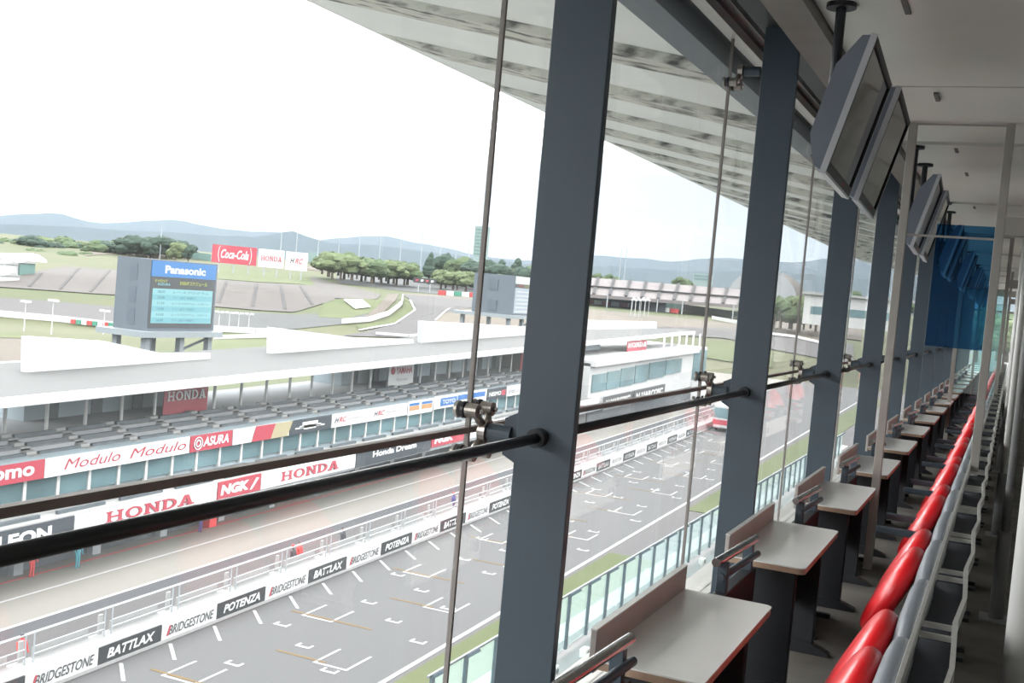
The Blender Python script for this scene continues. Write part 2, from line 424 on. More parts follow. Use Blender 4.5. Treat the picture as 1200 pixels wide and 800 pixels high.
# ------------------------------------------------------------------ columns
NCOL = 14
ZR = 1.489
def make_column():
    t = empty('steel_column', (0, 0, 0), 'x', 'column', 'steel fin columns along the glass')
    MB().box(XCO, XCI, 0, 0.042, -0.05, 3.98).build('fin', 'column_paint', t, bevel=.004)
    MB().box(XCO - .02, XCI + .03, -0.03, 0.07, 0.0, 0.02).build('base_plate', 'column_paint', t)
    b = MB()
    b.prism([(XCO, .008, ZR + .075), (XCO - .05, .008, ZR + .05), (XCO - .05, .008, ZR - .08), (XCO, .008, ZR - .105)], (0, .026, 0))
    b.build('bracket', 'column_paint', t)
    MB().cyl((XCO - .02, .02, ZR - .012), (XCO - .115, .02, ZR - .012), .036, n=20).build('bracket_tube', 'column_paint', t, smooth=False)
    MB().cyl((-1.4707, -.045, ZR), (-1.4707, 0.0, ZR), .034, n=20).build('rod_socket', 'rod_black', t)
    MB().cyl((XCO - .01, .02, 3.46), (XCO - .11, .02, 3.46), .03, n=16).build('bracket_tube', 'column_paint', t)
    return t
ylocs = [YC0 + (k - 1) * SCOL for k in range(NCOL)]
labs = ['dark grey steel fin column just outside the picture on the left'] + ['%s dark grey steel fin column from the left along the glass' % ORD[k] for k in range(NCOL - 1)]
labs[1] = 'widest dark grey steel fin column, nearest the camera, in front of the pit building'
placed(make_column(), [(0, y, 0) for y in ylocs], labs)
# spider fittings
def make_spider(upper=False):
    t = empty('spider_fitting', (0, 0, 0), 'x', 'spider fitting', 'cast steel spider fittings holding the glass')
    hx = XCO - .125
    MB().cyl((hx + .012, 0, 0), (hx - .02, 0, 0), .047, .040, n=20).build('hub', 'cast_steel', t)
    for sy in (-1, 1):
        for sz in ((-1,) if upper else (-1, 1)):
            e = Vector((XG + .045, sy * .062, sz * .078))
            MB().cyl((hx - .004, sy * .016, sz * .02), e, .017, .012, n=10).build('arm', 'cast_steel', t, smooth=True)
            cp = MB().cyl(e + Vector((.022, 0, 0)), e + Vector((-.024, 0, 0)), .026, n=16).build('clamp', 'cast_steel', t)
            MB().cyl((XG + .018, e.y, e.z), (XG + .006, e.y, e.z), .031, n=16).build('washer', 'rod_black', cp)
            MB().cyl((XG - .008, e.y, e.z), (XG - .02, e.y, e.z), .031, n=16).build('outer_washer', 'cast_steel', cp)
            MB().cyl((e.x + .02, e.y, e.z), (e.x + .036, e.y, e.z), .009, n=8).build('bolt', 'steel', cp)
    return t
NSP = 9
placed(make_spider(), [(0, y + .02, ZR - .012) for y in ylocs[1:NSP]], ['four-armed steel spider fitting at rail height on the %s column' % ORD[k] for k in range(NSP - 1)])
placed(make_spider(True), [(0, y + .02, 3.46) for y in ylocs[1:6]], ['steel spider fitting near the roof on the %s column' % ORD[k] for k in range(5)])
# guard rods
rod = thing(MB().cyl((-1.4707, .042, ZR), (-1.4707, SCOL - .03, ZR), .0185, n=14).build('guard_rod', 'rod_black', smooth=True), 'x', 'rail', 'black guard rods between columns')
placed(rod, [(0, y, 0) for y in ylocs], ['long black guard rod crossing the picture from the left edge to the first column'] + ['black guard rod between the %s and %s columns' % (ORD[k], ORD[k + 1]) for k in range(NCOL - 1)])
# glazing: one window per bay, lower and upper pane with dark joints
for k in range(NCOL):
    y0 = ylocs[k] + .02; y1 = y0 + SCOL
    w = empty('window_%d' % (k + 1), (XG, y0, 0.06), None, None); struct(w)
    g = .006
    MB().box(XG - .006, XG + .006, y0 + g, y1 - g, .06, ZR - .022).build('pane', 'window_glass', w)
    MB().box(XG - .006, XG + .006, y0 + g, y1 - g, ZR - .002, 3.68).build('pane', 'window_glass', w)
    MB().box(XG - .009, XG + .009, y0 - .0065, y0 + .0065, .06, 3.68).build('vertical_joint', 'silicone', w)
    MB().box(XG - .013, XG + .013, y0 + .0065, y1 - .0065, ZR - .023, ZR - .001).build('horizontal_joint', 'silicone', w)

# ------------------------------------------------------------------ desks
XT, XL, ZT = -0.836, -1.2305, 0.72
YT0, ST, LT = 4.924, 2.0322, 1.2013
NT = 20
def rrect(x0, x1, y0, y1, r, corners, n=5):
    pts = []
    cs = [(x1 - r, y0 + r, -pi / 2), (x1 - r, y1 - r, 0), (x0 + r, y1 - r, pi / 2), (x0 + r, y0 + r, pi)]
    raw = [(x1, y0), (x1, y1), (x0, y1), (x0, y0)]
    for j, (cx, cy, a) in enumerate(cs):
        if j in corners: pts += [(cx + r * cos(a + pi / 2 * i / n), cy + r * sin(a + pi / 2 * i / n)) for i in range(n + 1)]
        else: pts.append(raw[j])
    return pts
def make_desk():
    t = empty('spectator_desk', (-1.03, 0, 0), 'x', 'desk', 'narrow desks along the window')
    h = LT / 2
    MB().prism([(a, b, ZT - .006) for a, b in rrect(XL, XT, -h, h, .035, (0, 1))], (0, 0, .006)).build('desk_top', 'laminate', t)
    MB().prism([(a, b, ZT - .034) for a, b in rrect(XL, XT - .001, -h + .001, h - .001, .034, (0, 1))], (0, 0, .028)).build('edge_band', 'wood_edge', t)
    lip = MB().box(XL - .022, XL, -h, h, ZT - .05, ZT + .105).build('rear_lip', 'lip_laminate', t, bevel=.003)
    MB().box(XL - .023, XL + .001, -h, h, ZT + .103, ZT + .109).build('lip_cap', 'alu', lip)
    for s in (-1, 1):
        MB().box(XL - .03, XL - .022, s * (h - .06) - .02, s * (h - .06) + .02, ZT + .0, ZT + .05).build('lip_clip', 'black_plastic', lip)
        MB().box(-1.14, -.90, s * .43 - .025, s * .43 + .025, .04, ZT - .034).build('pedestal', 'black_plastic', t, bevel=.006)
        MB().prism([(-1.24, s * .43 - .035, 0), (-.80, s * .43 - .035, 0), (-.80, s * .43 - .035, .02), (-.93, s * .43 - .035, .07), (-1.12, s * .43 - .035, .07), (-1.24, s * .43 - .035, .02)], (0, .07, 0)).build('foot', 'black_plastic', t)
    MB().box(-1.05, -1.02, -.40, .40, .30, ZT - .04).build('modesty_panel', 'black_plastic', t)
    return t
desk_y = [YT0 - LT / 2 + i * ST for i in range(NT)]
placed(make_desk(), [(-1.03, y, 0) for y in desk_y], ['grey-topped narrow window desk nearest the camera, cut by the bottom edge'] + ['%s grey-topped narrow window desk from the camera' % ORD[i] for i in range(1, NT)])
# low rail units standing between the desks
def make_unit():
    t = empty('rail_unit', (-1.1, 0, 0), 'x', 'rail unit', 'black rail units between desks')
    MB().cyl((-1.12, -.34, .845), (-1.085, .34, .845), .021, n=14).build('grab_tube', 'steel', t, smooth=False)
    MB().cyl((-1.10, -.31, .775), (-1.065, .33, .775), .017, n=12).build('lower_tube', 'column_paint', t)
    for s in (-1, 1):
        MB().box(-1.125, -1.075, s * .27 - .02, s * .27 + .02, .60, .84).build('bracket', 'column_paint', t, bevel=.004)
    MB().box(-1.13, -1.07, -.36, .36, .02, .70).build('panel', 'black_plastic', t, bevel=.006)
    MB().box(-1.20, -.92, -.30, -.26, 0, .03).build('foot', 'black_plastic', t); MB().box(-1.20, -.92, .26, .30, 0, .03).build('foot', 'black_plastic', t)
    return t
NU = 16
placed(make_unit(), [(-1.1, YT0 + (ST - LT) / 2 + (i - 1) * ST, 0) for i in range(NU)],
       ['black rail unit with steel grab tube, nearest, at the bottom edge'] + ['black rail unit with steel grab tube between the %s and %s desks' % (ORD[i - 1], ORD[i]) for i in range(1, NU)])

# ------------------------------------------------------------------ flip-up chairs
def cushion(w, hgt, th, nu=18, nv=10, ey=.55):   # rounded pad in the local YZ plane, thickness along X
    rows = []
    f = lambda t, p: math.copysign(abs(t) ** p, t)
    for j in range(nv + 1):
        th_ = -pi / 2 + pi * j / nv
        row = []
        for i in range(nu + 1):
            a = 2 * pi * i / nu
            row.append(Vector((th / 2 * f(sin(th_), .8), w / 2 * f(cos(th_), .45) * f(cos(a), ey), hgt / 2 * f(cos(th_), .45) * f(sin(a), ey))))
        rows.append(row)
    return rows
def make_chair(arm, side):
    t = empty('flip_seat_chair', (0, 0, 0), 'x', 'chair', 'red flip-up chairs facing the glass')
    cy = -side * .215
    c = MB().grid([[Matrix.Rotation(radians(27), 3, 'Y') @ p + Vector((-.435, cy, .63)) for p in r] for r in cushion(.56, .50, .12, 28, 16, ey=.8)])
    c.build('seat_cushion', 'red_vinyl', t, smooth=True)
    b = MB().grid([[Matrix.Rotation(radians(6), 3, 'Y') @ p + Vector((-.262, 0, .69)) for p in r] for r in cushion(1.0, .46, .115)])
    b.build('backrest', 'grey_vinyl', t, smooth=True)
    MB().prism([(-.20, -.49, .45), (-.10, -.49, .45), (-.09, -.49, .87), (-.20, -.49, .87)], (0, .98, 0)).build('rear_pocket', 'pocket_cloth', t)
    MB().bar((-.206, -.503, .925), (-.206, .503, .925), .016, .05).build('top_rail', 'alu', t, bevel=.002)
    r = MB(); pts = [(-.088, -.503, .915), (-.070, -.05, .915), (-.085, .503, .93)]
    for p, q in zip(pts, pts[1:]): r.bar(p, q, .016, .05)
    r.build('rear_rail', 'alu', t)
    for s in (-1, 1):
        MB().bar((-.206, s * .43, .90), (-.08, s * .43, .90), .014, .02).build('cross_bar', 'alu', t)
        lg = MB().box(-.30, -.16, s * .40 - .02, s * .40 + .02, 0, .60).build('leg', 'black_plastic', t)
        MB().box(-.42, -.08, s * .40 - .03, s * .40 + .03, 0, .025).build('foot', 'black_plastic', lg)
    if arm:
        ar = MB().box(-.70, -.40, cy - .33, cy - .285, .60, .645).build('armrest', 'column_paint', t, bevel=.008)
        MB().box(-.42, -.32, cy - .325, cy - .29, .45, .62).build('armrest_support', 'black_plastic', ar)
    return t
NCH = 19
def seat_y(i, s): return desk_y[i] + s * ST / 4
placed(make_chair(False, 1), [(0, seat_y(i, 1), 0) for i in (-1, 0, 1)] if False else [(0, desk_y[0] - ST + ST / 4, 0), (0, seat_y(0, 1), 0), (0, seat_y(1, 1), 0)],
       ['red flip-up chair with grey backrest at the bottom edge of the picture', 'farther red flip-up chair facing the nearest desk', 'farther red flip-up chair facing the second desk'])
placed(make_chair(False, -1), [(0, seat_y(0, -1), 0), (0, seat_y(1, -1), 0)], ['nearer red flip-up chair facing the nearest desk', 'nearer red flip-up chair facing the second desk'])
for s_, w_ in ((-1, 'nearer'), (1, 'farther')):
    placed(make_chair(True, s_), [(0, seat_y(i, s_), 0) for i in range(2, NCH)], ['%s red flip-up chair with lowered armrest facing the %s desk' % (w_, ORD[i]) for i in range(2, NCH)])

# ------------------------------------------------------------------ hanging televisions
def make_tv():
    t = empty('hanging_television', (-.95, 0, 3.585), 'x', 'television', 'televisions hanging from the ceiling')
    R = Matrix.Rotation(radians(15), 3, 'Y')      # leans into the room at the top
    C0 = Vector((-.80, 0, 2.95)); o = Vector((-.95, 0, 3.585)) - Vector((-.95, 0, 3.585))
    def q(x, y, z): return R @ Vector((x, y, z)) + C0
    def bx(x0, x1, y0, y1, z0, z1): return MB().hexa([q(*p) for p in [(x0, y0, z0), (x1, y0, z0), (x1, y1, z0), (x0, y1, z0), (x0, y0, z1), (x1, y0, z1), (x1, y1, z1), (x0, y1, z1)]])
    w, h = .53, .31
    bk = MB(); prof = [(.0, -h), (.0, h), (-.035, h - .01), (-.10, h - .16), (-.10, -h + .14), (-.035, -h + .01)]
    bk.prism([q(x, -w + .01, z) for x, z in prof], R @ Vector((0, 2 * w - .02, 0))); bk.build('back_shell', 'tv_back', t)
    f = MB()
    for a in (((0, .03), (-w, w), (h - .03, h)), ((0, .03), (-w, w), (-h, -h + .045)), ((0, .03), (-w, -w + .028), (-h, h)), ((0, .03), (w - .028, w), (-h, h))):
        (x0, x1), (y0, y1), (z0, z1) = a
        m_ = bx(x0, x1, y0, y1, z0, z1); f.add(m_.v, m_.f)
    bz = f.build('bezel', 'black_plastic', t)
    s = MB()
    for y0, y1 in ((-w - .012, -w), (w, w + .012)):
        m_ = bx(.002, .030, y0, y1, -h - .006, h + .006); s.add(m_.v, m_.f)
    for z0, z1 in ((-h - .012, -h),):
        m_ = bx(-.005, .034, -w, w, z0, z1); s.add(m_.v, m_.f)
    s.build('silver_edge', 'silver_plastic', bz)
    bx(0.0, .022, -w + .028, w - .028, -h + .045, h - .03).build('screen', 'tv_screen', t)
    bx(.030, .033, .12, .135, -h + .015, -h + .03).build('indicator_light', 'led', bz)
    dp = MB().cyl((-.95, .22, 2.80), (-.95, .22, 3.57), .026, n=14).build('drop_pole', 'black_plastic', t)
    MB().cyl((-.95, .22, 3.56), (-.95, .22, 3.585), .075, n=18).build('ceiling_flange', 'black_plastic', dp)
    MB().box(-.98, -.84, .10, .34, 2.78, 3.08).build('wall_bracket', 'black_plastic', t)
    for ch in t.children: pass
    return t
# the parts above are written in hall coordinates with the empty at the ceiling: y = 0 is the set's middle
tvy = []
for k in range(7):
    s0 = 5.13 + 4.75 * k; tvy += [s0 + .53, s0 + 1.68]
tvs = placed(make_tv(), [(-.95, y, 3.585) for y in tvy], ['large near television hanging in front of the second column', 'television just behind the nearest one, its twin'] + ['%s television of the %s hanging pair' % (('nearer', 'farther')[j % 2], ORD[1 + j // 2]) for j in range(len(tvy) - 2)])
for j, o in enumerate(tvs): o.rotation_euler.z = radians(2.2)

# ------------------------------------------------------------------ partitions (slim painted frames across the hall)
def partition(Y, label, blue):
    t = empty('partition_frame', (-.5, Y, 0), label, 'partition', 'slim partition frames across the hall')
    for x in (-.885, -.175): MB().box(x - .032, x + .032, Y - .03, Y + .03, 0, 3.585).build('post', 'post_paint', t, bevel=.004)
    MB().box(-.853, -.207, Y - .01, Y + .01, 3.572, 3.585).build('head_rail', 'post_paint', t)
    MB().box(-.853, -.207, Y - .008, Y + .008, 2.695, 2.712).build('transom', 'post_paint', t)
    MB().box(-.143, 1.6, Y - .03, Y + .03, 2.74, 2.88).build('door_head', 'post_paint', t)
    MB().box(.98, 1.05, Y - .03, Y + .03, 0, 2.74).build('door_post', 'post_paint', t)
    if blue: MB().box(-.63, -.21, Y - .004, Y + .004, 1.84, 2.80).build('blue_sheet', 'blue_acrylic', t)
    else: MB().box(-.85, -.21, Y - .004, Y + .004, .9, 2.69).build('pane', 'clear_glass', t)
    return t
partition(9.42, 'nearest partition frame of grey posts holding a blue sheet', True)
partition(20.6, 'second grey partition frame beyond the blue sheet', False)
partition(32.0, 'farthest grey partition frame down the hall', False)
# aisle posts on the right
def aisle_post(x, y, r, m, label, sleeve=True):
    t = empty('aisle_post', (x, y, 0), label, 'post')
    MB().cyl((x, y, 0), (x, y, 3.585), r, n=18).build('shaft', m, t, smooth=True)
    if sleeve:
        MB().cyl((x, y, .01), (x, y, .62), r * 1.9, r * 1.8, n=18).build('sleeve', 'grey_sleeve', t, smooth=True)
        MB().box(x - .11, x + .11, y - .11, y + .11, 0, .012).build('base_plate', 'grey_sleeve', t)
aisle_post(.085, 8.5, .026, 'grey_sleeve', 'slim grey aisle post with thick sleeve at its foot, near the right edge')
aisle_post(.05, 12.0, .03, 'white_paint', 'pale aisle post with sleeve behind the grey one')
aisle_post(.145, 4.5, .062, 'white_paint', 'thick white post at the right edge of the picture', False)
aisle_post(.02, 17.5, .03, 'white_paint', 'third slim pale aisle post down the walkway')
aisle_post(.0, 24.0, .03, 'white_paint', 'farthest slim pale aisle post in front of the bright end')
# far end of the hall: glazed gable
we = empty('window_30', (0, YEND, 0), None, None); struct(we)
for x in (-1.9, -.75, .35, 1.5, 3.2): MB().box(x - .05, x + .05, YEND - .05, YEND + .05, 0, 3.9).build('mullion', 'post_paint', we)
MB().box(-1.9, 5, YEND - .05, YEND + .05, 3.35, 3.9).build('head', 'post_paint', we)
MB().box(-1.9, 5, YEND - .05, YEND + .05, 2.72, 2.80).build('transom', 'post_paint', we)
for a, b in ((-1.85, -.8), (-.7, .3), (.4, 1.45), (1.55, 3.15)): MB().box(a, b, YEND - .005, YEND + .005, 0, 3.35).build('pane', 'window_glass', we)
struct(MB().box(3.2, 5.0, YEND - .06, YEND + .06, 0, 3.4).build('wall_end', 'wall_paint'))

#@@EXTERIOR@@
# =================================================================== THE CIRCUIT
EY = Vector((0, 1, K)).normalized()          # along the straight
UZ = Vector((0, 0, 1))
def slabW(b0, b1, a0, a1, h0, h1, mb=None):  # block in the circuit frame
    mb = mb or MB()
    return mb.hexa([W(b0, a0, h0), W(b1, a0, h0), W(b1, a1, h0), W(b0, a1, h0), W(b0, a0, h1), W(b1, a0, h1), W(b1, a1, h1), W(b0, a1, h1)])
struct(slabW(3, 95, -40, 262, -1.0, -.03).build('ground', 'apron'))
struct(slabW(26.6, 38.2, -40, 262, -.5, 0).build('race_track', 'asphalt'))
struct(slabW(21.0, 26.0, 20, 80, -.5, .03).build('grass_verge', 'grass'))
struct(slabW(22.0, 25.6, 100, 240, -.5, .03).build('grass_verge', 'grass'))
struct(slabW(46.2, 75, -40, 262, -.5, 0).build('pit_lane', 'pit_concrete'))
struct(slabW(40.2, 44.5, -40, 262, -.5, .0).build('pit_walkway', 'apron'))
struct(slabW(44.75, 45.95, -40, 262, -.5, .01).build('lane_strip', 'lane_grey'))
for b in (44.5, 45.95): struct(slabW(b, b + .25, -40, 262, -.4, .02).build('lane_line', 'paint_white'))
struct(slabW(26.35, 26.62, -40, 262, -.4, .015).build('edge_line', 'paint_white'))
struct(slabW(52.3, 52.45, -40, 140, -.4, .02).build('pit_line', 'kerb_red'))
struct(slabW(49.6, 49.75, -40, 140, -.4, .02).build('pit_line', 'paint_white'))
# grid markings
def mark(poly, m='paint_white', name='grid_marking'):
    return MB().prism([W(b, a, .008) for b, a in poly], (0, 0, .008)).build(name, m, GR)
GR = bpy.data.objects.new('grid_lines', None); COL.objects.link(GR); GR.location = W(32, 50, 0); OFF[GR.name] = W(32, 50, 0); struct(GR)
for n in range(-1, 9):
    for b0, b1, a0, yb0, yb1 in ((35.5, 33.45, 53.7, 36.4, 31.0), (30.75, 28.7, 47.9, 33.2, 30.2)):
        a = a0 + 11.57 * n
        mark([(b0, a), (b1, a), (b1, a - .18), (b0, a - .18)])
        mark([(b0, a), (b0, a + 2.3), (b0 - .15, a + 2.3), (b0 - .15, a)]); mark([(b1, a), (b1, a + 2.3), (b1 + .15, a + 2.3), (b1 + .15, a)])
        mark([(yb0, a + .1), (yb1, a + .1), (yb1, a + .28), (yb0, a + .28)], 'paint_yellow', 'start_line')
    for b, a in ((35.4, 51.5), (32.45, 49.4), (29.4, 47.2), (33.75, 58.0), (30.8, 55.9), (27.95, 53.7)):
        a += 12.8 * n
        if 40 < a < 130:
            mark([(b + .45, a), (b - .45, a), (b - .45, a - .2), (b + .45, a - .2)]); mark([(b + .45, a), (b + .3, a), (b + .3, a + .35), (b + .45, a + .35)])
            mark([(b - .45, a), (b - .3, a), (b - .3, a + .35), (b - .45, a + .35)])
for n in range(34):
    a = 38.5 + 3.5 * n
    mark([(38.15, a), (36.45, a - 1.62), (36.3, a - 1.5), (38.0, a + .12)], name='wall_hash')
# pit wall: concrete, banners, timing fences
pw = empty('pit_wall', W(39, 30, 0), 'low white concrete wall between the track and the pit lane', 'wall')
slabW(38.5, 40.2, -40, 190, -.3, .93).build('concrete', 'wall_concrete', pw)
slabW(38.38, 38.5, -40, 190, 0, .16).build('kerb', 'paint_white', pw)
bnames = ['BRIDGESTONE', 'BATTLAX', 'BRIDGESTONE', 'POTENZA']
N_B = 26
cnt = {'BRIDGESTONE': 0, 'BATTLAX': 0, 'POTENZA': 0}
for n in range(-2, N_B):
    a0 = 36.5 + 4.38 * n; a1 = a0 + 4.38; nm = bnames[n % 4]; k = cnt[nm]; cnt[nm] += 1
    look = {'BRIDGESTONE': 'white pit wall banner with thin dark italic lettering', 'BATTLAX': 'black pit wall banner with blocky white lettering', 'POTENZA': 'black pit wall banner with slanted wide white lettering'}[nm]
    t = empty('pit_wall_banner', W(38.45, a0, .15), '%s, %s of its kind from the left' % (look, ORD[k]), 'banner', 'sponsor banners along the pit wall')
    dark = nm != 'BRIDGESTONE'
    slabW(38.42, 38.5, a0, a1 - .03, .17, 1.03).build('panel', 'board_black' if dark else 'board_white', t)
    if n < 17:
        if dark:
            text(nm, 'board_white', t, W(38.42, a0 + .55, .36), EY, UZ, 3.3, .48, .035, .25)
        else:
            text(nm, 'ink_grey', t, W(38.42, a0 + .5, .33), EY, UZ, 3.6, .50, .016, .28)
            MB().prism([W(38.40, a0 + .34, .33), W(38.40, a0 + .46, .33), W(38.40, a0 + .66, .85), W(38.40, a0 + .54, .85)], (.02, 0, 0)).build('red_slash', 'board_red', t)
    else:
        text(nm, 'board_white' if dark else 'ink_light', t, W(38.42, a0 + .55, .36), EY, UZ, 3.3, .45, .01, .25)
fc = [0]
for n in range(-1, 30):
    a0 = 38.0 + 4.9 * n
    t = empty('timing_fence', W(40.0, a0, .93), '%s pale tubular fence bay with white panel on the pit wall' % ORD[n + 1] if n + 1 < 30 else 'last pale tubular fence bay on the pit wall', 'fence', 'tubular fence bays along the pit wall')
    f = MB()
    for p, q in (((39.6, a0, .9), (39.6, a0, 2.35)), ((39.6, a0 + 4.4, .9), (39.6, a0 + 4.4, 2.35)), ((39.6, a0, 2.32), (39.6, a0 + 4.4, 2.32)), ((39.6, a0, 1.65), (39.6, a0 + 4.4, 1.65)), ((39.6, a0, 1.3), (39.6, a0 + 4.4, 1.3))):
        f.cyl(W(*p), W(*q), .035, n=6)
    f.build('tube_frame', 'pole_grey', t)
    slabW(40.05, 40.10, a0 + .35, a0 + 3.8, .93, 1.42).build('white_panel', 'stand_white', t)
    slabW(40.0, 40.12, a0 + 4.45, a0 + 4.7, .93, 1.9).build('pillar', 'stand_white', t)
# a few people by the pit wall and garages, tiny in the picture
def person(b, a, top, legs, label, h0=0.0, pose=0.0):
    t = empty('person', W(b, a, h0), label, 'person', 'people far below by the pits')
    base = W(b, a, h0)
    me = bpy.data.meshes.new('body'); bm = bmesh.new()
    js = [((0, 0, .95), .15), ((0, 0, 1.2), .15), ((0, 0, 1.45), .17), ((0, 0, 1.53), .06), ((0, 0, 1.66), .10), ((0, 0, 1.76), .06),
          ((0, .10, .90), .10), ((0.02, .11, .5), .075), ((0, .11, .06), .05), ((.14, .11, .03), .04),
          ((0, -.10, .90), .10), ((.05 + pose, -.11, .5), .075), ((0, -.11, .06), .05), ((.14, -.11, .03), .04),
          ((0, .22, 1.42), .07), ((.03, .29, 1.15), .05), ((.12 + pose, .28, .92), .04), ((.17 + pose, .28, .84), .035),
          ((0, -.22, 1.42), .07), ((.03, -.29, 1.15), .05), ((.14, -.28, .92), .04), ((.19, -.28, .84), .035)]
    ed = [(0, 1), (1, 2), (2, 3), (3, 4), (4, 5), (0, 6), (6, 7), (7, 8), (8, 9), (0, 10), (10, 11), (11, 12), (12, 13), (2, 14), (14, 15), (15, 16), (16, 17), (2, 18), (18, 19), (19, 20), (20, 21)]
    me.from_pydata([j[0] for j in js], ed, [])
    o = bpy.data.objects.new('body', me); COL.objects.link(o); o.parent = t
    md = o.modifiers.new('skin', 'SKIN')
    for v, j in zip(me.skin_vertices[0].data, js): v.radius = (j[1], j[1])
    me.skin_vertices[0].data[0].use_root = True
    sb = o.modifiers.new('sub', 'SUBSURF'); sb.levels = 1; sb.render_levels = 1
    me.materials.append(MATS[top])
    hd = MB().ellip(base + Vector((.0, 0, 1.70)), .105, .10, .13, 10, 6).build('head', 'skin', t, smooth=True)
    MB().ellip(base + Vector((-.015, 0, 1.745)), .112, .108, .10, 10, 6).build('cap', legs, hd, smooth=True)
for b, a, c1, c2, lab in ((52.2, 49.5, 'cloth_red', 'cloth_dark', 'person in red under the left part of the pit garages'), (51.6, 52.5, 'cloth_teal', 'cloth_dark', 'person in teal outside the pit garages'),
                          (52.0, 64.5, 'cloth_blue', 'cloth_dark', 'person in blue beside a red object at the pit garages'), (41.0, 38.6, 'cloth_red', 'cloth_dark', 'person leaning at the left end of the pit wall'),
                          (41.0, 60.3, 'cloth_dark', 'cloth_red', 'person in black on the pit wall walkway with red cap'), (41.2, 61.3, 'cloth_red', 'cloth_dark', 'person in red beside one in black on the pit wall walkway'),
                          (41.2, 66.5, 'cloth_dark', 'cloth_dark', 'person in black alone on the pit wall walkway'), (41.0, 83.0, 'cloth_blue', 'cloth_red', 'person in blue on the pit wall near the first window joint'),
                          (51.5, 118.0, 'cloth_blue', 'cloth_dark', 'person in blue at the far garages'), (51.0, 122.0, 'cloth_red', 'cloth_dark', 'person in red at the far garages')):
    person(b, a, c1, c2, lab, .93 if b < 40 else 0.0)
MB_ = slabW(52.2, 53.0, 65.8, 66.6, 0, 1.0, MB()); thing(MB_.build('equipment_box', 'cloth_red', bevel=.05), 'red equipment box on the floor outside the pit garages', 'box')

# ------------------------------------------------------------------ pit building
A0, A1 = 30.0, 150.0                 # from beyond the left edge to the end block
pb = empty('pit_building', W(55, 90, 0), 'long two-tier pit building with white roof and open spectator stands', 'building')
slabW(53.5, 66, A0, A1, 0, 2.75).build('garage_wall', 'garage_dark', pb)
a = A0
while a < A1:
    slabW(53.0, 53.6, a, a + .7, 0, 2.75).build('garage_pillar', 'stand_concrete', pb)
    slabW(53.35, 53.5, a + 1.0, a + 5.6, 2.2, 2.7).build('garage_shutter', 'tower_pale', pb)
    a += 6.3
slabW(50.1, 66, A0, A1, 2.55, 2.85).build('lower_deck', 'stand_concrete', pb)
slabW(50.1, 50.5, A0, A1, 2.85, 3.8).build('lower_parapet', 'stand_white', pb)
a = A0; bay = 5.4
while a < A1:
    for r in range(3):
        b = 51.3 + r * 1.15; h = 2.85 + .32 * r
        slabW(b, b + 1.15, a, a + bay, 2.8, h + .02).build('lower_step', 'stand_white', pb)
        slabW(b + .6, b + .85, a + .5, a + bay - .9, h + .02, h + .24).build('lower_seat_row', 'seat_dark', pb)
    a += bay
# glazed storey behind the lower stand
slabW(55.8, 66, A0, A1, 2.85, 6.2).build('suite_core', 'shop_dark', pb)
a = A0; k = 0
while a < A1:
    slabW(55.55, 55.7, a + .12, a + 2.7 - .12, 3.7, 5.25).build('suite_window', 'far_window', pb)
    slabW(55.45, 55.75, a - .12, a + .12, 3.5, 5.35).build('suite_mullion', 'stand_column', pb)
    a += 2.7
slabW(55.05, 66, A0, A1, 5.2, 5.5).build('upper_deck', 'stand_concrete', pb)
# upper stand: stepped rows in bays with stairs between
a = A0; bay = 4.6
ROWS = 4
while a < A1:
    for r in range(ROWS):
        b = 55.4 + r * 1.15; h = 5.75 + .40 * r
        slabW(b, b + 1.15, a, a + bay, 5.4, h).build('upper_step', 'stand_concrete', pb)
        slabW(b + .45, b + .70, a + 1.05, a + bay - .1, h, h + .24).build('upper_seat_row', 'seat_dark', pb)
    for r in range(8):
        b = 55.4 + r * .575; h = 5.83 + .20 * r
        slabW(b, b + .58, a + .1, a + .9, 5.5, h).build('stair_tread', 'stand_white', pb)
    a += bay
slabW(60.0, 68, A0, A1, 5.4, 7.0).build('promenade', 'stand_concrete', pb)
a = 47.0 - 3.56 * 4
while a < A1:
    MB().cyl(W(60.4, a, 6.7), W(60.4, a, 10.42 + 1.1 * max(0, min(1, (a - 45) / 150))), .13, n=8).build('roof_column', 'stand_column', pb)
    a += 3.56
# back of the promenade: shops, and open gaps
for a0, a1 in ((59, 77), (100.5, 142)):
    slabW(64.0, 67.5, a0, a1, 6.75, 10.9).build('shop_block', 'shop_dark', pb)
    q = a0 + 2
    while q < a1 - 2:
        slabW(63.9, 64.0, q, q + 1.1, 7.0, 9.2).build('shop_door', 'seat_dark', pb); q += 4.4
# roof: a thin white blade
rf = MB()
def roof_h(a): return 10.60 + 1.1 * max(0, min(1, (a - 45) / 150))
segs = [A0 + i * 12.0 for i in range(11)] + [158.0, 172.0, 190.0, 204.0]
for q0, q1 in zip(segs, segs[1:]):
    bb0 = 66.5 if q1 <= 150 else 66.5 - (q0 - 150) * .17; bb1 = 66.5 if q1 <= 150 else 66.5 - (q1 - 150) * .17
    ro = MB().hexa([W(54, q0, roof_h(q0) - .45), W(bb0, q0, roof_h(q0) - .1), W(bb1, q1, roof_h(q1) - .1), W(54, q1, roof_h(q1) - .45),
                    W(54, q0, roof_h(q0) + .02), W(bb0, q0, roof_h(q0) + .25), W(bb1, q1, roof_h(q1) + .25), W(54, q1, roof_h(q1) + .02)])
    ro.build('roof_panel', 'roof_sheet', pb)
    MB().hexa([W(53.75, q0, roof_h(q0) - .50), W(54.02, q0, roof_h(q0) - .50), W(54.02, q1, roof_h(q1) - .50), W(53.75, q1, roof_h(q1) - .50),
               W(53.75, q0, roof_h(q0) + .10), W(54.02, q0, roof_h(q0) + .10), W(54.02, q1, roof_h(q1) + .10), W(53.75, q1, roof_h(q1) + .10)]).build('eave_edge', 'white_wall', pb)
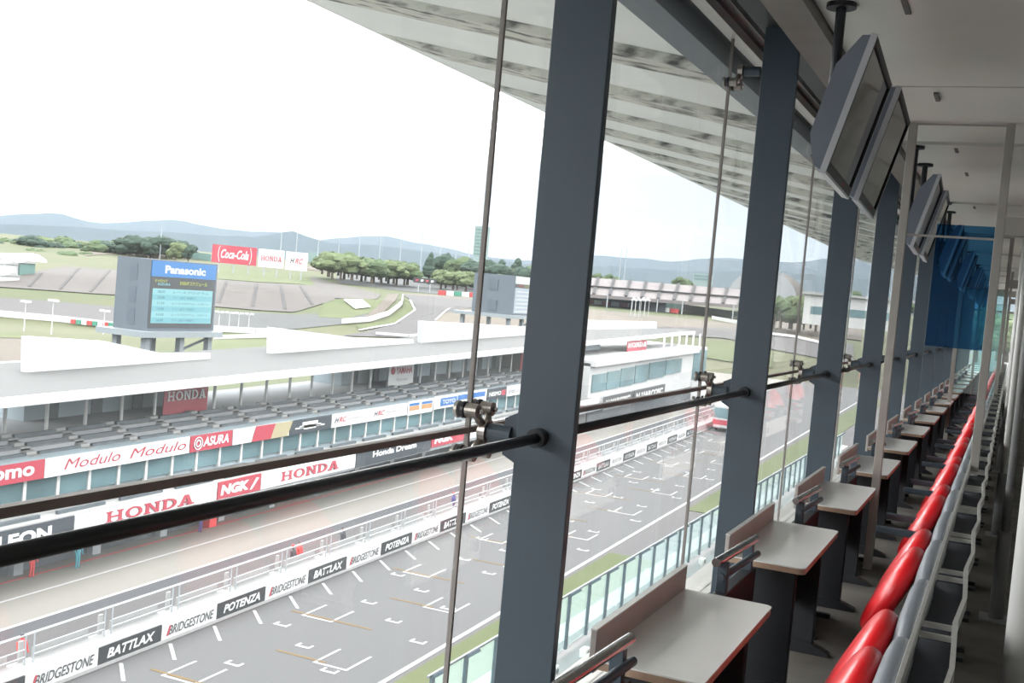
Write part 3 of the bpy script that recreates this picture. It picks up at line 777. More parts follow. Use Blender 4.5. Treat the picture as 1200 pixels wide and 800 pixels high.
# white screens on the roof
def wall_between(p0, p1, h0, h1, d, name, m, parent):   # upright wall along the roof; p = (b, a, base height)
    v = []
    for top in (0, 1):
        for (b, a, z), h in ((p0, h0), (p1, h1)):
            pass
    A, B = W(*p0), W(*p1); n = (B - A).cross(UZ).normalized() * d
    return MB().hexa([A, A + n, B + n, B, A + UZ * h0, A + n + UZ * h0, B + n + UZ * h1, B + UZ * h1]).build(name, m, parent)
def roof_wall(q0, q1, b, parent=None):     # q = (px, py_bottom, py_top)
    P0, P1 = at_x(q0[0], q0[1], -b), at_x(q1[0], q1[1], -b); T0, T1 = at_x(q0[0], q0[2], -b), at_x(q1[0], q1[2], -b)
    dn = Vector((0, 0, -.9)); n = Vector((-.5, 0, 0))
    return MB().hexa([P0 + dn, P0 + dn + n, P1 + dn + n, P1 + dn, T0, T0 + n, T1 + n, T1])
for q0_, q1_ in (((31, 436, 394), (125, 434, 400)), ((125, 434, 400), (192, 431.5, 414)), ((192, 431.5, 414), (247, 427, 414))): roof_wall(q0_, q1_, 62).build('roof_screen', 'white_wall', pb)
for q0_, q1_ in (((318, 414, 383), (421, 412, 396)), ((421, 412, 396), (485, 409, 398))): roof_wall(q0_, q1_, 62.3).build('roof_screen', 'white_wall', pb)
roof_wall((494, 402, 376), (640, 398, 384), 62.3).build('roof_screen', 'white_wall', pb)
roof_wall((683, 390, 375), (770, 392, 377), 66).build('roof_screen', 'white_wall', pb)

# end block: control building with glass front
cb = empty('control_building', W(52, 170, 0), 'white control building with ribbon windows at the end of the pit building', 'building')
slabW(51, 66, 141, 196, 0, 8.9).build('body', 'white_wall', cb)
for q0, q1, hb, ht in ((142, 147.5, 4.9, 7.7), (148, 153.5, 4.9, 7.8), (154, 160, 4.9, 8.0), (160.6, 167, 5.0, 8.1), (167.6, 176, 5.2, 8.2), (176.6, 186, 5.4, 8.2)):
    slabW(50.85, 51.02, q0, q1, hb, ht - .4).build('ribbon_window', 'far_window', cb)
slabW(50.2, 66, 141, 200, 8.5, 9.3).build('fascia', 'white_wall', cb)
slabW(50.4, 51, 141, 175, 3.4, 4.3).build('ledge', 'white_wall', cb)
for q in range(6): MB().cyl(W(51.4, 176 + q * 4.5, 9.5), W(51.4, 176 + q * 4.5, roof_h(180)), .16, n=8).build('roof_column', 'stand_column', cb)
slabW(57, 66, 141, 161, 9.5, 11.3).build('upper_room', 'shop_dark', cb)
slabW(50.8, 51.02, 141, 196, 0.2, 2.4).build('garage_front', 'garage_dark', cb)
MB().cyl(W(54, 197, 3.5), W(54, 197, 8.9), 4.5, n=24).build('round_corner', 'far_window', cb)
MB().cyl(W(54, 197, 0), W(54, 197, 3.5), 4.7, n=24).build('round_base', 'white_wall', cb)

# ------------------------------------------------------------------ sponsor boards on the pit building
def board(name, b, a0, a1, h0, h1, m, label, cat='banner', th=.08):
    t = empty(name, W(b, (a0 + a1) / 2, h0), label, cat)
    slabW(b, b + th, a0, a1, h0, h1).build('panel', m, t)
    return t
UB, UH0, UH1 = 54.9, 5.15, 6.38
LB, LH0, LH1 = 49.95, 2.78, 3.95
def ya(px, py, b): return at_x(px, py, -b).y
def upx(px): return ya(px, 545 - px * .16, UB)
def lox(px): return ya(px, 625 - px * .19, LB)
t = board('stand_banner', UB, upx(-60), upx(53), UH0, UH1, 'board_red', 'red upper banner with white letters cut by the left edge')
text('enomo', 'board_white', t, W(UB, upx(53) - 5.7, UH0 + .32), EY, UZ, 4.9, .62, .03)
t = board('stand_banner', UB, upx(53.5), upx(223), UH0, UH1, 'board_white', 'long white upper banner with the same slanted red word twice')
for px in (76, 153): text('Modulo', 'board_red', t, W(UB, upx(px), UH0 + .33), EY, UZ, upx(px + 66) - upx(px), .68, .0, .3)
t = board('stand_banner', UB, upx(224), upx(273), UH0, UH1, 'board_red', 'red upper banner with a round white emblem and white word')
text('ASURA', 'board_white', t, W(UB, upx(239), UH0 + .30), EY, UZ, upx(269) - upx(239), .72, .03, .15)
em = MB()
cx = upx(233)
for i in range(20):
    t0, t1 = 2 * pi * i / 20, 2 * pi * (i + 1) / 20
    for r0, r1 in ((.42, .50), (.18, .30)):
        em.prism([W(UB - .03, cx, UH0 + .62) + EY * (r * cos(t_)) + UZ * (r * sin(t_)) for r, t_ in ((r0, t0), (r1, t0), (r1, t1), (r0, t1))], (.03, 0, 0))
em.build('emblem', 'board_white', t)
t = board('stand_banner', UB, upx(274), upx(340), UH0, UH1, 'board_white', 'upper banner in slanted fields of white, red and beige')
h_ = UH1 - UH0
for m_, x0, x1, x2, x3 in (('board_red', 296, 318, 323, 300), ('board_beige', 318, 338, 343, 323)):
    MB().prism([W(UB - .02, upx(x0), UH0), W(UB - .02, upx(x1), UH0), W(UB - .02, upx(x2), UH1), W(UB - .02, upx(x3), UH1)], (.03, 0, 0)).build('field', m_, t)
t = board('stand_banner', UB, upx(341), upx(389), UH0, UH1, 'board_dark', 'dark slate upper banner with a white winged badge')
for q in (((347, 364), (.42, .54)), ((355, 373), (.60, .95)), ((357, 371), (.30, .62)), ((364, 381), (.42, .54)), ((352, 377), (.46, .66))):
    slabW(UB - .03, UB, upx(q[0][0]), upx(q[0][1]), UH0 + q[1][0], UH0 + q[1][1]).build('badge_bar', 'board_white', t)
t = board('stand_banner', UB, upx(390), upx(478), UH0, UH1, 'board_white', 'white upper banner with two small red and black logos')
for px in (393, 439):
    text('H', 'board_black', t, W(UB, upx(px), UH0 + .4), EY, UZ, .75, .5, .03, .35); text('RC', 'board_red', t, W(UB, upx(px) + .7, UH0 + .4), EY, UZ, 1.3, .5, .03, .35)
    text('Honda Racing Corp.', 'ink_light', t, W(UB, upx(px) + 2.2, UH0 + .45), EY, UZ, 3.2, .32, .0, .1)
t = board('stand_banner', UB, upx(479), upx(508), UH0 - .1, UH1 + .1, 'board_white', 'white upper banner with two orange and blue fields')
for x0, x1 in ((480.5, 492), (495, 507)):
    slabW(UB - .03, UB, upx(x0), upx(x1), UH0 + .35, UH0 + .8).build('field', 'board_orange', t); slabW(UB - .03, UB, upx(x0), upx(x1), UH0 + .85, UH0 + 1.1).build('field', 'board_blue', t)
t = board('stand_banner', UB, upx(509), upx(571), UH0 + .05, UH1 + .2, 'board_white', 'white and blue upper banner behind the spider fitting')
slabW(UB - .03, UB, upx(517), upx(536), UH0 + .3, UH0 + 1.15).build('field', 'board_blue', t); slabW(UB - .03, UB, upx(537), upx(569), UH0 + .65, UH0 + 1.2).build('field', 'board_blue', t)
text('TOYO', 'board_white', t, W(UB - .03, upx(519), UH0 + .5), EY, UZ, upx(534) - upx(519), .45, .02)
t = board('stand_banner', UB, upx(572), upx(594), UH0 + .1, UH1 + .1, 'board_dark', 'short dark upper banner with white word and red end')
text('NISMO', 'board_white', t, W(UB, upx(574), UH0 + .45), EY, UZ, upx(588) - upx(574), .5, .03)
slabW(UB - .03, UB, upx(588.5), upx(593), UH0 + .4, UH0 + 1.0).build('field', 'board_red', t)
t = board('stand_banner', UB, upx(595), upx(660), UH0 + .1, UH1 + .15, 'board_white', 'white upper banner partly hidden by the nearest column')
text('ENEOS', 'ink_grey', t, W(UB, upx(597), UH0 + .45), EY, UZ, 3.0, .45, .0)
# lower banners
t = board('stand_banner', LB, lox(-80), lox(87), LH0 - .1, LH1, 'board_dark', 'dark lower banner with heavy white capitals at the left edge')
text('LEON', 'board_white', t, W(LB, lox(-3), LH0 + .1), EY, UZ, lox(61) - lox(-3), .80, .05)
t = board('stand_banner', LB, lox(88), lox(254), LH0, LH1, 'board_white', 'longest white lower banner with large red slab capitals, left of the red board')
slab_text('HONDA', 'board_red', t, W(LB, lox(124), LH0 + .23), EY, UZ, lox(227) - lox(124), .70, .03)
t = board('stand_banner', LB - .03, lox(255), lox(305), LH0, LH1 + .1, 'board_red', 'red lower banner with white capitals and a spark plug between white banners')
text('NGK', 'board_white', t, W(LB - .03, lox(258), LH0 + .28), EY, UZ, lox(291) - lox(258), .75, .06, .12)
MB().prism([W(LB - .06, lox(292), LH0 + .25), W(LB - .06, lox(294), LH0 + .22), W(LB - .06, lox(302), LH0 + 1.0), W(LB - .06, lox(299), LH0 + 1.05)], (.03, 0, 0)).build('spark_plug_mark', 'board_white', t)
t = board('stand_banner', LB, lox(306), lox(416), LH0, LH1 + .1, 'board_white', 'white lower banner with red slab capitals, right of the red board')
slab_text('HONDA', 'board_red', t, W(LB, lox(329), LH0 + .28), EY, UZ, lox(396) - lox(329), .72, .03)
t = board('stand_banner', LB, lox(417), lox(504), LH0 - .1, LH1 + .4, 'board_dark', 'dark lower banner with rounded white two-word lettering')
text('Honda Dream', 'board_white', t, W(LB, lox(436), LH0 + .5), EY, UZ, lox(487) - lox(436), .55, .04)
t = board('stand_banner', LB, lox(505), lox(545), LH0 + .1, LH1 + .4, 'board_red', 'red lower banner with white capitals behind the spider fitting')
text('NGK', 'board_white', t, W(LB, lox(508), LH0 + .4), EY, UZ, lox(530) - lox(508), .75, .06, .12)
t = board('stand_banner', LB, lox(546), lox(700), LH0 + .1, LH1 + .4, 'board_white', 'white lower banner running behind the nearest column')
text('NGK', 'board_red', t, W(LB, lox(672), LH0 + .4), EY, UZ, 3.5, .6, .06, .12)
# signs under the roof
def sign60(px0, px1, m, label):
    a0, a1 = ya(px0, 470, 60.2), ya(px1, 470, 60.2)
    return board('hanging_sign', 60.2, a0, a1, 6.75, 9.35, m, label, 'sign'), a0, a1
t, a0, a1 = sign60(192, 243, 'board_red', 'red hanging sign with white slab capitals under the pit roof')
slab_text('HONDA', 'board_white', t, W(60.2, a0 + .35, 8.1), EY, UZ, a1 - a0 - .7, .75, .04)
t, a0, a1 = sign60(453, 482, 'board_white', 'white hanging sign with red capitals under the pit roof')
text('YAMAHA', 'board_red', t, W(60.2, a0 + 1.5, 8.35), EY, UZ, a1 - a0 - 1.9, .75, .04); text('Racing', 'ink_light', t, W(60.2, a0 + 1.6, 7.5), EY, UZ, 2.6, .4, 0, .4)
MB().cyl(W(60.2, a0 + .85, 8.75), W(60.15, a0 + .85, 8.75), .42, n=16).build('round_mark', 'board_red', t)
t, a0, a1 = sign60(606, 618, 'board_red', 'red hanging sign mostly hidden by the nearest column')
q0, q1 = at_x(734, 417, -54.0), at_x(757, 411, -54.0)
t = empty('hanging_sign', q0, 'small red sign with white letters at the far end of the pit roof', 'sign')
qt = at_x(736, 399, -54.0)
MB().box(-54.1, -54.0, q0.y, q1.y, q0.z, qt.z).build('panel', 'board_red', t)
slab_text('HONDA', 'board_white', t, (-54.0, q0.y + .4, q0.z + (qt.z - q0.z) * .52), EY, UZ, q1.y - q0.y - .8, (qt.z - q0.z) * .33, .04)
# dark boards on the far garages
for px0, px1, lab in ((708, 742, 'nearer slate board with white letters on the far garages'), (743, 779, 'farther slate board with white letters on the far garages')):
    a0, a1 = ya(px0, 465, 50.0), ya(px1, 458, 50.0)
    t = board('garage_board', 50.0, a0, a1, 2.3, 4.2, 'ink_grey', lab, 'sign')
    text('N MARCOSC', 'board_white', t, W(50.0, a0 + 1.0, 2.75), EY, UZ, a1 - a0 - 2.2, 1.0, .05)

# ------------------------------------------------------------------ big screens
def cabinet(t, X, y0, y1, xb, z0, z1):
    MB().box(xb, X, y0, y1, z0, z1).build('cabinet', 'tower_steel', t)
    for i in range(3): MB().box(xb + (X - xb) * .40, xb + (X - xb) * .62, y0 - .03, y0, z0 + (z1 - z0) * (.07 + .31 * i), z0 + (z1 - z0) * (.30 + .31 * i)).build('side_panel', 'tower_panel', t)
def legs(t, X, y0, y1, xb, zb, zt):
    MB().box(xb - 1.0, X + .8, y0 - 1.2, y1 + .6, zt - .55, zt).build('platform', 'tower_pale', t)
    for yy in (y0, (y0 + y1) / 2, y1 - .6):
        for xx in (xb, X - .6): MB().box(xx, xx + .6, yy, yy + .6, zb, zt - .5).build('leg', 'tower_pale', t)
    MB().bar((X - .3, y0, zt - 3.5), (X - .3, y1, zt - .6), .2, .2).build('brace', 'tower_steel', t)
X1 = -75.0
t = empty('video_tower', (X1, 88, -9), 'large video screen tower with blue header and timetable on the pit roof', 'screen')
y0, y1, z0, z1 = 83.0, 92.7, -5.15, 1.75
cabinet(t, X1, y0, y1, X1 - 4.2, z0, z1)
legs(t, X1, y0, y1, X1 - 4.2, -17.0, z0)
def fp(name, m, u0, u1, v0, v1, d=.06, par=None): # panel on the tower face in fractions
    return MB().box(X1, X1 + d, y0 + (y1 - y0) * u0, y0 + (y1 - y0) * u1, z0 + (z1 - z0) * v0, z0 + (z1 - z0) * v1).build(name, m, par or t)
fp('screen', 'screen_dark', .01, .97, .05, .985, .05)
hdr = fp('header', 'screen_blue', .01, .97, .765, .985, .08)
YY = Vector((0, 1, 0))
def fpt(s, m, u0, u1, v0, v1, bold=0.0, shear=0.0, d=.09, par=None):
    return text(s, m, par or t, (X1 + d, y0 + (y1 - y0) * u0, z0 + (z1 - z0) * v0), YY, UZ, (y1 - y0) * (u1 - u0), (z1 - z0) * (v1 - v0), bold, shear)
fpt('Panasonic', 'screen_white', .19, .80, .815, .93, .05, par=hdr)
fpt('EVENT', 'screen_yellow', .06, .24, .69, .725, .0); fpt('SUZUKA', 'screen_cyan', .10, .28, .645, .68, .02)
fpt('EVENTスケジュール', 'screen_yellow', .42, .84, .66, .72, .02)
ttb = fp('timetable', 'screen_cyan', .04, .94, .115, .60, .07)
for i in range(6):
    v = .125 + .08 * i
    if i % 2 == 0: fp('timetable_row', 'screen_cyan_dark', .04, .94, v - .005, v + .07, .08, ttb)
    fpt(['16:00', '14:30', '13:00', '11:30', '10:00', '08:30'][i], 'screen_ink', .11, .21, v + .015, v + .05, par=ttb)
    fpt(['レースプログラム', 'フリー走行 予選終了', 'レースプログラム・スタート', 'フリー走行 予選終了', 'レースプログラム・スタート', 'フリー走行 予選終了'][::-1][i], 'screen_ink', .33, .68 if i % 2 == 0 else .88, v + .015, v + .05, par=ttb)
X1 = -75.0
t = empty('video_tower', (X1, 168, -5), 'second smaller video screen tower beside the nearest column', 'screen')
y0, y1, z0, z1 = 167.6, 177.5, -2.4, 4.1
MB().box(X1 - 7.5, X1, y0, y1, z0, z1).build('cabinet', 'tower_steel', t)
for i in range(2): MB().box(X1 - 4.6, X1 - 3.0, y0 - .12, y0, z0 + .5 + 3.4 * i, z0 + 2.2 + 3.4 * i).build('side_panel', 'tower_panel', t)
legs(t, X1, y0 - 1, y1, X1 - 9, -15.5, z0)
fp('screen', 'screen_pale', .03, .97, .05, .70); fp('header', 'screen_white', .02, .98, .80, .99, .07); fp('score_strip', 'screen_dark', .02, .98, .70, .80, .07)
fpt('HRC', 'kerb_red', .12, .35, .72, .78); fpt('SUZUKA', 'screen_yellow', .4, .8, .72, .78)
for i in range(6): fp('timetable_row', 'screen_white', .08, .92, .09 + .1 * i, .115 + .1 * i, .08)

# ------------------------------------------------------------------ lower terrace of our own stand
TZ, TX = -4.7, -7.0
struct(MB().box(-7.35, -1.95, -10, 60, TZ - .5, TZ).build('terrace', 'terrace_floor'))
struct(MB().box(-7.6, -7.2, -10, 60, TZ - .9, TZ + .12).build('terrace_kerb', 'terrace_kerb'))
struct(MB().box(-5.2, -4.9, -10, 60, TZ, TZ + .32).build('terrace_step', 'terrace_kerb'))
struct(MB().box(-1.95, -1.80, -10, 60, TZ - 1, -.3).build('wall_below', 'wall_paint'))
rt = empty('glass_balustrade', (TX, 30, TZ), 'glass balustrade with bent dark posts along the terrace below', 'balustrade')
yy = 14.0
while yy < 56:
    p = MB(); p.bar((TX, yy, TZ + .1), (TX, yy, TZ + 1.12), .05, .07, up=(0, 1, 0)); p.bar((TX - .01, yy, TZ + 1.10), (TX + .20, yy + .02, TZ + 1.26), .05, .05)
    p.build('post', 'rail_dark', rt)
    MB().box(TX - .03, TX - .018, yy + .04, yy + 1.04, TZ + .12, TZ + 1.12).build('glass_panel', 'clear_glass', rt)
    yy += 1.08
MB().box(TX - .045, TX - .005, 13.9, 56, TZ + 1.12, TZ + 1.15).build('cap_rail', 'tower_pale', rt)
sp = empty('terrace_spotlight', (0, 0, TZ + .12), 'x', 'spotlight', 'white spotlights along the terrace edge')
MB().box(-.07, .07, -.11, .11, TZ + .20, TZ + .36).build('housing', 'white_paint', sp, bevel=.02); MB().box(-.03, .03, -.03, .03, TZ + .12, TZ + .21).build('stand', 'white_paint', sp)
MB().cyl((.07, 0, TZ + .28), (.085, 0, TZ + .28), .05, n=12).build('lens', 'far_window', sp)
ly = [18.0, 19.3, 20.5, 21.9, 24.3, 26.0, 28.2, 31.0]
placed(sp, [(TX + .32 + .1 * (i % 2), y, TZ + .0) for i, y in enumerate(ly)], ['%s white spotlight from the left on the terrace floor by the balustrade' % ORD[i] for i in range(len(ly))])

# =================================================================== THE LAND BEYOND
rows = []
for w in [200 - 2.5 * q for q in range(85)]:
    d = dist_of(w); row = []
    for i in range(61):
        az = YAW + radians(40) - radians(85) * i / 60
        row.append(Vector((-sin(az) * d, cos(az) * d, EYE.z - w / F_PX * d)))
    rows.append(row)
d = 2500
rows.append([Vector((-sin(YAW + radians(40) - radians(85) * i / 60) * d, cos(YAW + radians(40) - radians(85) * i / 60) * d, 8)) for i in range(61)])
struct(MB().grid(rows).build('land', 'hill_grass', smooth=True))
def resample(pl, n):
    ds = [0]
    for a, b in zip(pl, pl[1:]): ds.append(ds[-1] + sqrt((a[0] - b[0]) ** 2 + (a[1] - b[1]) ** 2))
    out = []
    for i in range(n):
        t = ds[-1] * i / (n - 1); j = 0
        while j < len(ds) - 2 and ds[j + 1] < t: j += 1
        f = (t - ds[j]) / max(1e-9, ds[j + 1] - ds[j]); a, b = pl[j], pl[j + 1]
        out.append((a[0] + (b[0] - a[0]) * f, a[1] + (b[1] - a[1]) * f))
    return out
def strip(name, m, A, B, lift=.3, n=40, k=8, parent=None, thick=0):
    A, B = resample(A, n), resample(B, n)
    mb = MB().grid([[S(a[0] + (b[0] - a[0]) * j / k, a[1] + (b[1] - a[1]) * j / k, lift) for a, b in zip(A, B)] for j in range(k + 1)])
    o = mb.build(name, m, parent, smooth=True)
    if not parent: struct(o)
    return o
strip('paddock', 'tan_dirt', [(-60, 388), (60, 398), (140, 404)], [(-60, 470), (60, 450), (140, 448)], .25)
strip('access_road', 'far_asphalt', [(-60, 344), (0, 349), (70, 354), (145, 361)], [(-60, 359), (0, 366), (70, 372), (145, 381)], .4)
strip('access_road', 'fence_grey', [(250, 364), (345, 369), (432, 366)], [(250, 384), (345, 386), (425, 378)], .4)
bk = strip('spectator_bank', 'bank_seats', [(-40, 334), (0, 331), (45, 318), (75, 312.5), (140, 317), (253, 328), (300, 331.5), (345, 334), (390, 336)], [(-40, 336), (0, 337), (60, 341), (100, 344), (140, 346.5), (253, 360), (300, 364), (345, 366.5), (392, 352)], .6, n=60, k=10)
strip('spectator_bank', 'bank_seats', [(362, 324), (390, 332), (420, 338), (446, 346)], [(372, 340), (392, 350), (415, 351), (441, 351)], .5)
for p, q in (((34, 337), (49, 321)), ((70, 340), (92, 315)), ((106, 343), (128, 318)), ((256, 356), (265, 330.5)), ((296, 360), (301, 333)), ((334, 363), (329, 335)), ((366, 358), (352, 335.5))):
    strip('aisle', 'bank_aisle', [(p[0] - 1.6, p[1]), (q[0] - 1.4, q[1])], [(p[0] + 1.6, p[1]), (q[0] + 1.4, q[1])], .95, n=10, k=1, parent=bk)
strip('sign_slope', 'grass', [(255, 311), (300, 318), (350, 321), (370, 326)], [(255, 327), (300, 330.5), (350, 333), (378, 337)], .35)
strip('near_slope', 'grass', [(380, 353), (410, 350), (452, 352)], [(372, 372), (405, 374), (438, 366)], .5)
strip('dirt_ridge', 'tan_dirt', [(100, 296), (130, 289), (180, 292), (250, 300)], [(100, 300), (130, 298), (180, 301), (250, 306)], .5)
strip('dirt_ridge', 'tan_dirt', [(360, 312), (400, 315), (480, 323), (520, 330)], [(360, 316), (400, 321), (480, 328), (520, 335)], .5)
strip('infield_verge', 'grass', [(-60, 391), (20, 392), (31, 393)], [(-60, 396), (20, 397), (31, 398)], .5)
strip('infield_verge', 'grass', [(245, 400), (320, 398)], [(245, 416), (320, 412)], .6)
strip('back_fence_ground', 'fence_grey', [(395, 318), (480, 328), (625, 343)], [(395, 332), (480, 342), (625, 354)], .3)
strip('runoff', 'tan_dirt', [(432, 378), (450, 366), (464, 352), (467, 345)], [(420, 377), (432, 368), (446, 356), (455, 345)], .55)
strip('kerb_lawn', 'grass', [(418, 382), (452, 377), (472, 362), (472, 352)], [(420, 386), (462, 380), (484, 364), (478, 352)], .6)
strip('turn_asphalt', 'far_asphalt', [(400, 394), (425, 390), (462, 381), (478, 371), (487, 360), (482, 352), (470, 345)], [(520, 398), (508, 385), (509, 376), (522, 364), (545, 358), (580, 357), (640, 358)], .55, n=50)
strip('gravel_trap', 'gravel', [(492, 351), (540, 352), (600, 354), (680, 362), (790, 372), (905, 385), (960, 392)], [(510, 378), (560, 392), (620, 398), (690, 392), (790, 384), (905, 393), (960, 402)], .45, n=60)
strip('gravel_trap', 'gravel', [(470, 344), (540, 347), (620, 351)], [(482, 351), (540, 354), (620, 356)], .5)
strip('turn_asphalt', 'far_asphalt', [(770, 384), (850, 385), (905, 393), (1000, 404)], [(770, 392), (850, 397), (905, 410), (1000, 428)], .7)
strip('runoff_lawn', 'grass', [(830, 402), (860, 404), (905, 414)], [(826, 420), (850, 424), (905, 432)], .8)
strip('hill_face', 'tan_dirt', [(900, 372), (930, 374), (965, 376), (1010, 382)], [(900, 384), (930, 390), (965, 394), (1010, 400)], .8)
strip('far_paddock', 'far_asphalt', [(1120, 392), (1180, 394), (1230, 398)], [(1120, 470), (1180, 470), (1230, 470)], 1.0)
# white lines and barriers of the first turns
def wall_run(name, m, pts, h, label=None, cat=None, d=.5, n=24, lift=0.0):
    ps = [S(*p, lift) for p in resample(pts, n)]
    mb = MB()
    for a, b in zip(ps, ps[1:]):
        nn = (b - a).cross(UZ).normalized() * d
        mb.hexa([a, a + nn, b + nn, b, a + UZ * h, a + nn + UZ * h, b + nn + UZ * h, b + UZ * h])
    o = mb.build(name, m)
    if label: thing(o, label, cat)
    else: struct(o)
    return o
wall_run('safety_barrier', 'white_wall', [(-60, 364), (0, 371), (70, 377), (150, 386)], 1.6, 'long white safety barrier left of the video tower', 'barrier')
wall_run('safety_barrier', 'white_wall', [(250, 388), (300, 391), (330, 391)], 1.6, 'white safety barrier right of the video tower', 'barrier')
wall_run('safety_barrier', 'white_wall', [(250, 397), (318, 395)], 1.0, 'second white safety barrier below the one right of the tower', 'barrier')
wall_run('safety_barrier', 'white_wall', [(400, 380), (432, 377.5), (455, 370), (470, 358), (471, 350)], 1.5, 'white barrier bending round the inside of the far turn', 'barrier', lift=.5)
wall_run('safety_barrier', 'white_wall', [(440, 393), (480, 396), (520, 392)], .8, 'white barrier across the foot of the far turn', 'barrier', lift=.7)
strip('turn_line', 'paint_white', [(420, 387), (462, 379.5), (485, 364), (479, 352)], [(421, 388.5), (463, 381), (487.5, 364), (481.5, 352)], .8, k=1)
strip('turn_line', 'paint_white', [(509, 376), (522, 364), (526, 362)], [(511.5, 376), (524.5, 364), (528, 362)], .8, k=1)
strip('turn_line', 'paint_white', [(905, 391), (930, 394), (965, 402)], [(905, 394), (930, 397), (965, 405)], 1.2, k=1)
wall_run('safety_barrier', 'white_wall', [(835, 374.5), (868, 381), (900, 388)], 1.4, 'white barrier curving right beyond the second column', 'barrier', lift=.6)
wall_run('tyre_barrier', 'tyre_dark', [(683, 354), (720, 358), (760, 364), (780, 366)], 4.5, 'dark tyre barrier below the far grandstand', 'barrier', d=1.5)
wall_run('mesh_fence', 'fence_green', [(640, 352), (683, 349), (790, 362), (905, 379)], 3.0, 'pale green fence at the foot of the far grandstand', 'fence', d=.3, lift=.2)
wall_run('mesh_fence', 'fence_green', [(478, 322), (540, 331), (620, 341)], 3.5, 'green fence along the top of the far turn', 'fence', d=.3)
wall_run('mesh_fence', 'fence_green', [(362, 307), (376, 311)], 8.0, 'green screen right of the white hillside boards', 'fence', d=.5)
wall_run('mesh_fence', 'fence_green', [(220, 303), (247, 306)], 4.0, 'green screen left of the red hillside board', 'fence', d=.5)
def block_run(pts, cols, n, h, label, w=.92):
    t = empty('painted_barrier', S(*pts[0]), label, 'barrier')
    ps = [S(*p, .6) for p in resample(pts, n + 1)]
    for i, (a, b) in enumerate(zip(ps, ps[1:])):
        b = a + (b - a) * w; nn = (b - a).cross(UZ).normalized() * .8
        MB().hexa([a, a + nn, b + nn, b, a + UZ * h, a + nn + UZ * h, b + nn + UZ * h, b + UZ * h]).build('block', cols[i % len(cols)], t)
block_run([(83, 380), (140, 385)], ['kerb_red', 'kerb_green', 'board_white'], 9, 1.1, 'red, green and white painted barrier left of the video tower')
block_run([(513, 346), (582, 350.5), (640, 354)], ['kerb_red', 'board_white', 'kerb_green', 'board_white'], 14, 2.0, 'red, green and white barrier at the far turn')
block_run([(686, 356), (740, 361), (796, 368)], ['kerb_red', 'board_white'], 11, 2.0, 'red and white barrier below the tyre wall')
# light masts
def mast(px, py, top, lab, d=None):
    b = S(px, py) if d is None else P(px, py, d); hgt = (py - top) / F_PX * (b - EYE).length
    t = empty('light_mast', b, lab, 'mast')
    MB().cyl(b, b + UZ * hgt, .15, .09, n=6).build('pole', 'white_wall', t)
    for s in (-1, 1): MB().box(b.x + s * .9 - .45, b.x + s * .9 + .45, b.y - .4, b.y + .4, b.z + hgt, b.z + hgt + .5).build('lamp_head', 'white_wall', t)
    MB().box(b.x - .9, b.x + .9, b.y - .08, b.y + .08, b.z + hgt - .12, b.z + hgt).build('cross_arm', 'white_wall', t)
mast(60, 392, 356, 'white twin-headed light mast left of the video tower')
mast(28, 388, 357, 'light mast at the far left before the spectator bank')
mast(121, 392, 367, 'light mast close to the left side of the video tower')
for i, px in enumerate((256, 268, 279, 291)): mast(px, 386, 367 + i * .7, '%s short white light mast right of the video tower' % ORD[i])
# tall netting poles
for i, (px, top, bot) in enumerate(((329, 255, 290), (347, 257, 293), (372, 257, 300), (396, 259, 302), (420, 263, 304), (444, 264, 306), (468, 264, 312), (492, 261, 318), (514, 270, 320), (532, 274, 322), (547, 277, 322), (188, 264, 290), (725, 292, 330), (731, 290, 330))):
    b, tp = P(px, bot, 620), P(px + (bot - top) * .088, top, 620)
    b.z -= 7
    thing(MB().cyl(b, Vector((b.x, b.y, tp.z)), .30, .16, n=6).build('net_pole', 'pole_grey'), '%s tall thin netting pole on the skyline' % ORD[i], 'pole', 'tall netting poles on the skyline')
# hillside boards
def hill_board(px0, px1, t0, t1, b0, b1, d, m, label):
    A, B = P(px0, b0, d), P(px1, b1, d); TA, TB = P(px0 + (b0 - t0) * .088, t0, d), P(px1 + (b1 - t1) * .088, t1, d)
    A.z = B.z = (A.z + B.z) / 2; h = ((TA.z + TB.z) / 2 - A.z)
    t = empty('hillside_board', A, label, 'billboard')
    r = (B - A).normalized(); n = r.cross(UZ).normalized()
    MB().hexa([A, B, B - n * .6, A - n * .6, A + UZ * h, B + UZ * h, B - n * .6 + UZ * h, A - n * .6 + UZ * h]).build('panel', m, t)
    L = (B - A).length; k = max(2, int(L / 5))
    for i in range(k):
        p = A + r * (L * (i + .5) / k) - n * .3
        MB().box(p.x - .15, p.x + .15, p.y - .15, p.y + .15, p.z - 3.5, p.z).build('leg', 'pole_grey', t)
    return t, A, r, L, h
D = 430
t, A, r, L, h = hill_board(247.5, 300, 285.5, 291, 307, 311.5, D, 'board_red', 'red hillside billboard with flowing white script')
text('Coca-Cola', 'board_white', t, A + r * L * .20 + UZ * h * .28, r, UZ, L * .62, h * .5, .02, .35)
for s in (0, 1):
    cx = .17 if s == 0 else .84; g_ = -1 if s == 0 else 1
    MB().prism([A + r * (L * (cx + g_ * .035 * (1 - v * v))) + UZ * (h * (.5 + .45 * v)) + r.cross(UZ) * .05 for v in (-1, -.5, 0, .5, 1)] + [A + r * (L * (cx + g_ * .035 * (1 - v * v) + .012)) + UZ * (h * (.5 + .45 * v)) + r.cross(UZ) * .05 for v in (1, .5, 0, -.5, -1)], r.cross(UZ) * .05).build('swoosh', 'board_white', t)
t, A, r, L, h = hill_board(302, 332, 291, 294, 312, 315, D, 'board_white', 'white hillside billboard with pale red slab capitals')
slab_text('HONDA', 'board_red', t, A + r * L * .1 + UZ * h * .36, r, UZ, L * .82, h * .28, .1)
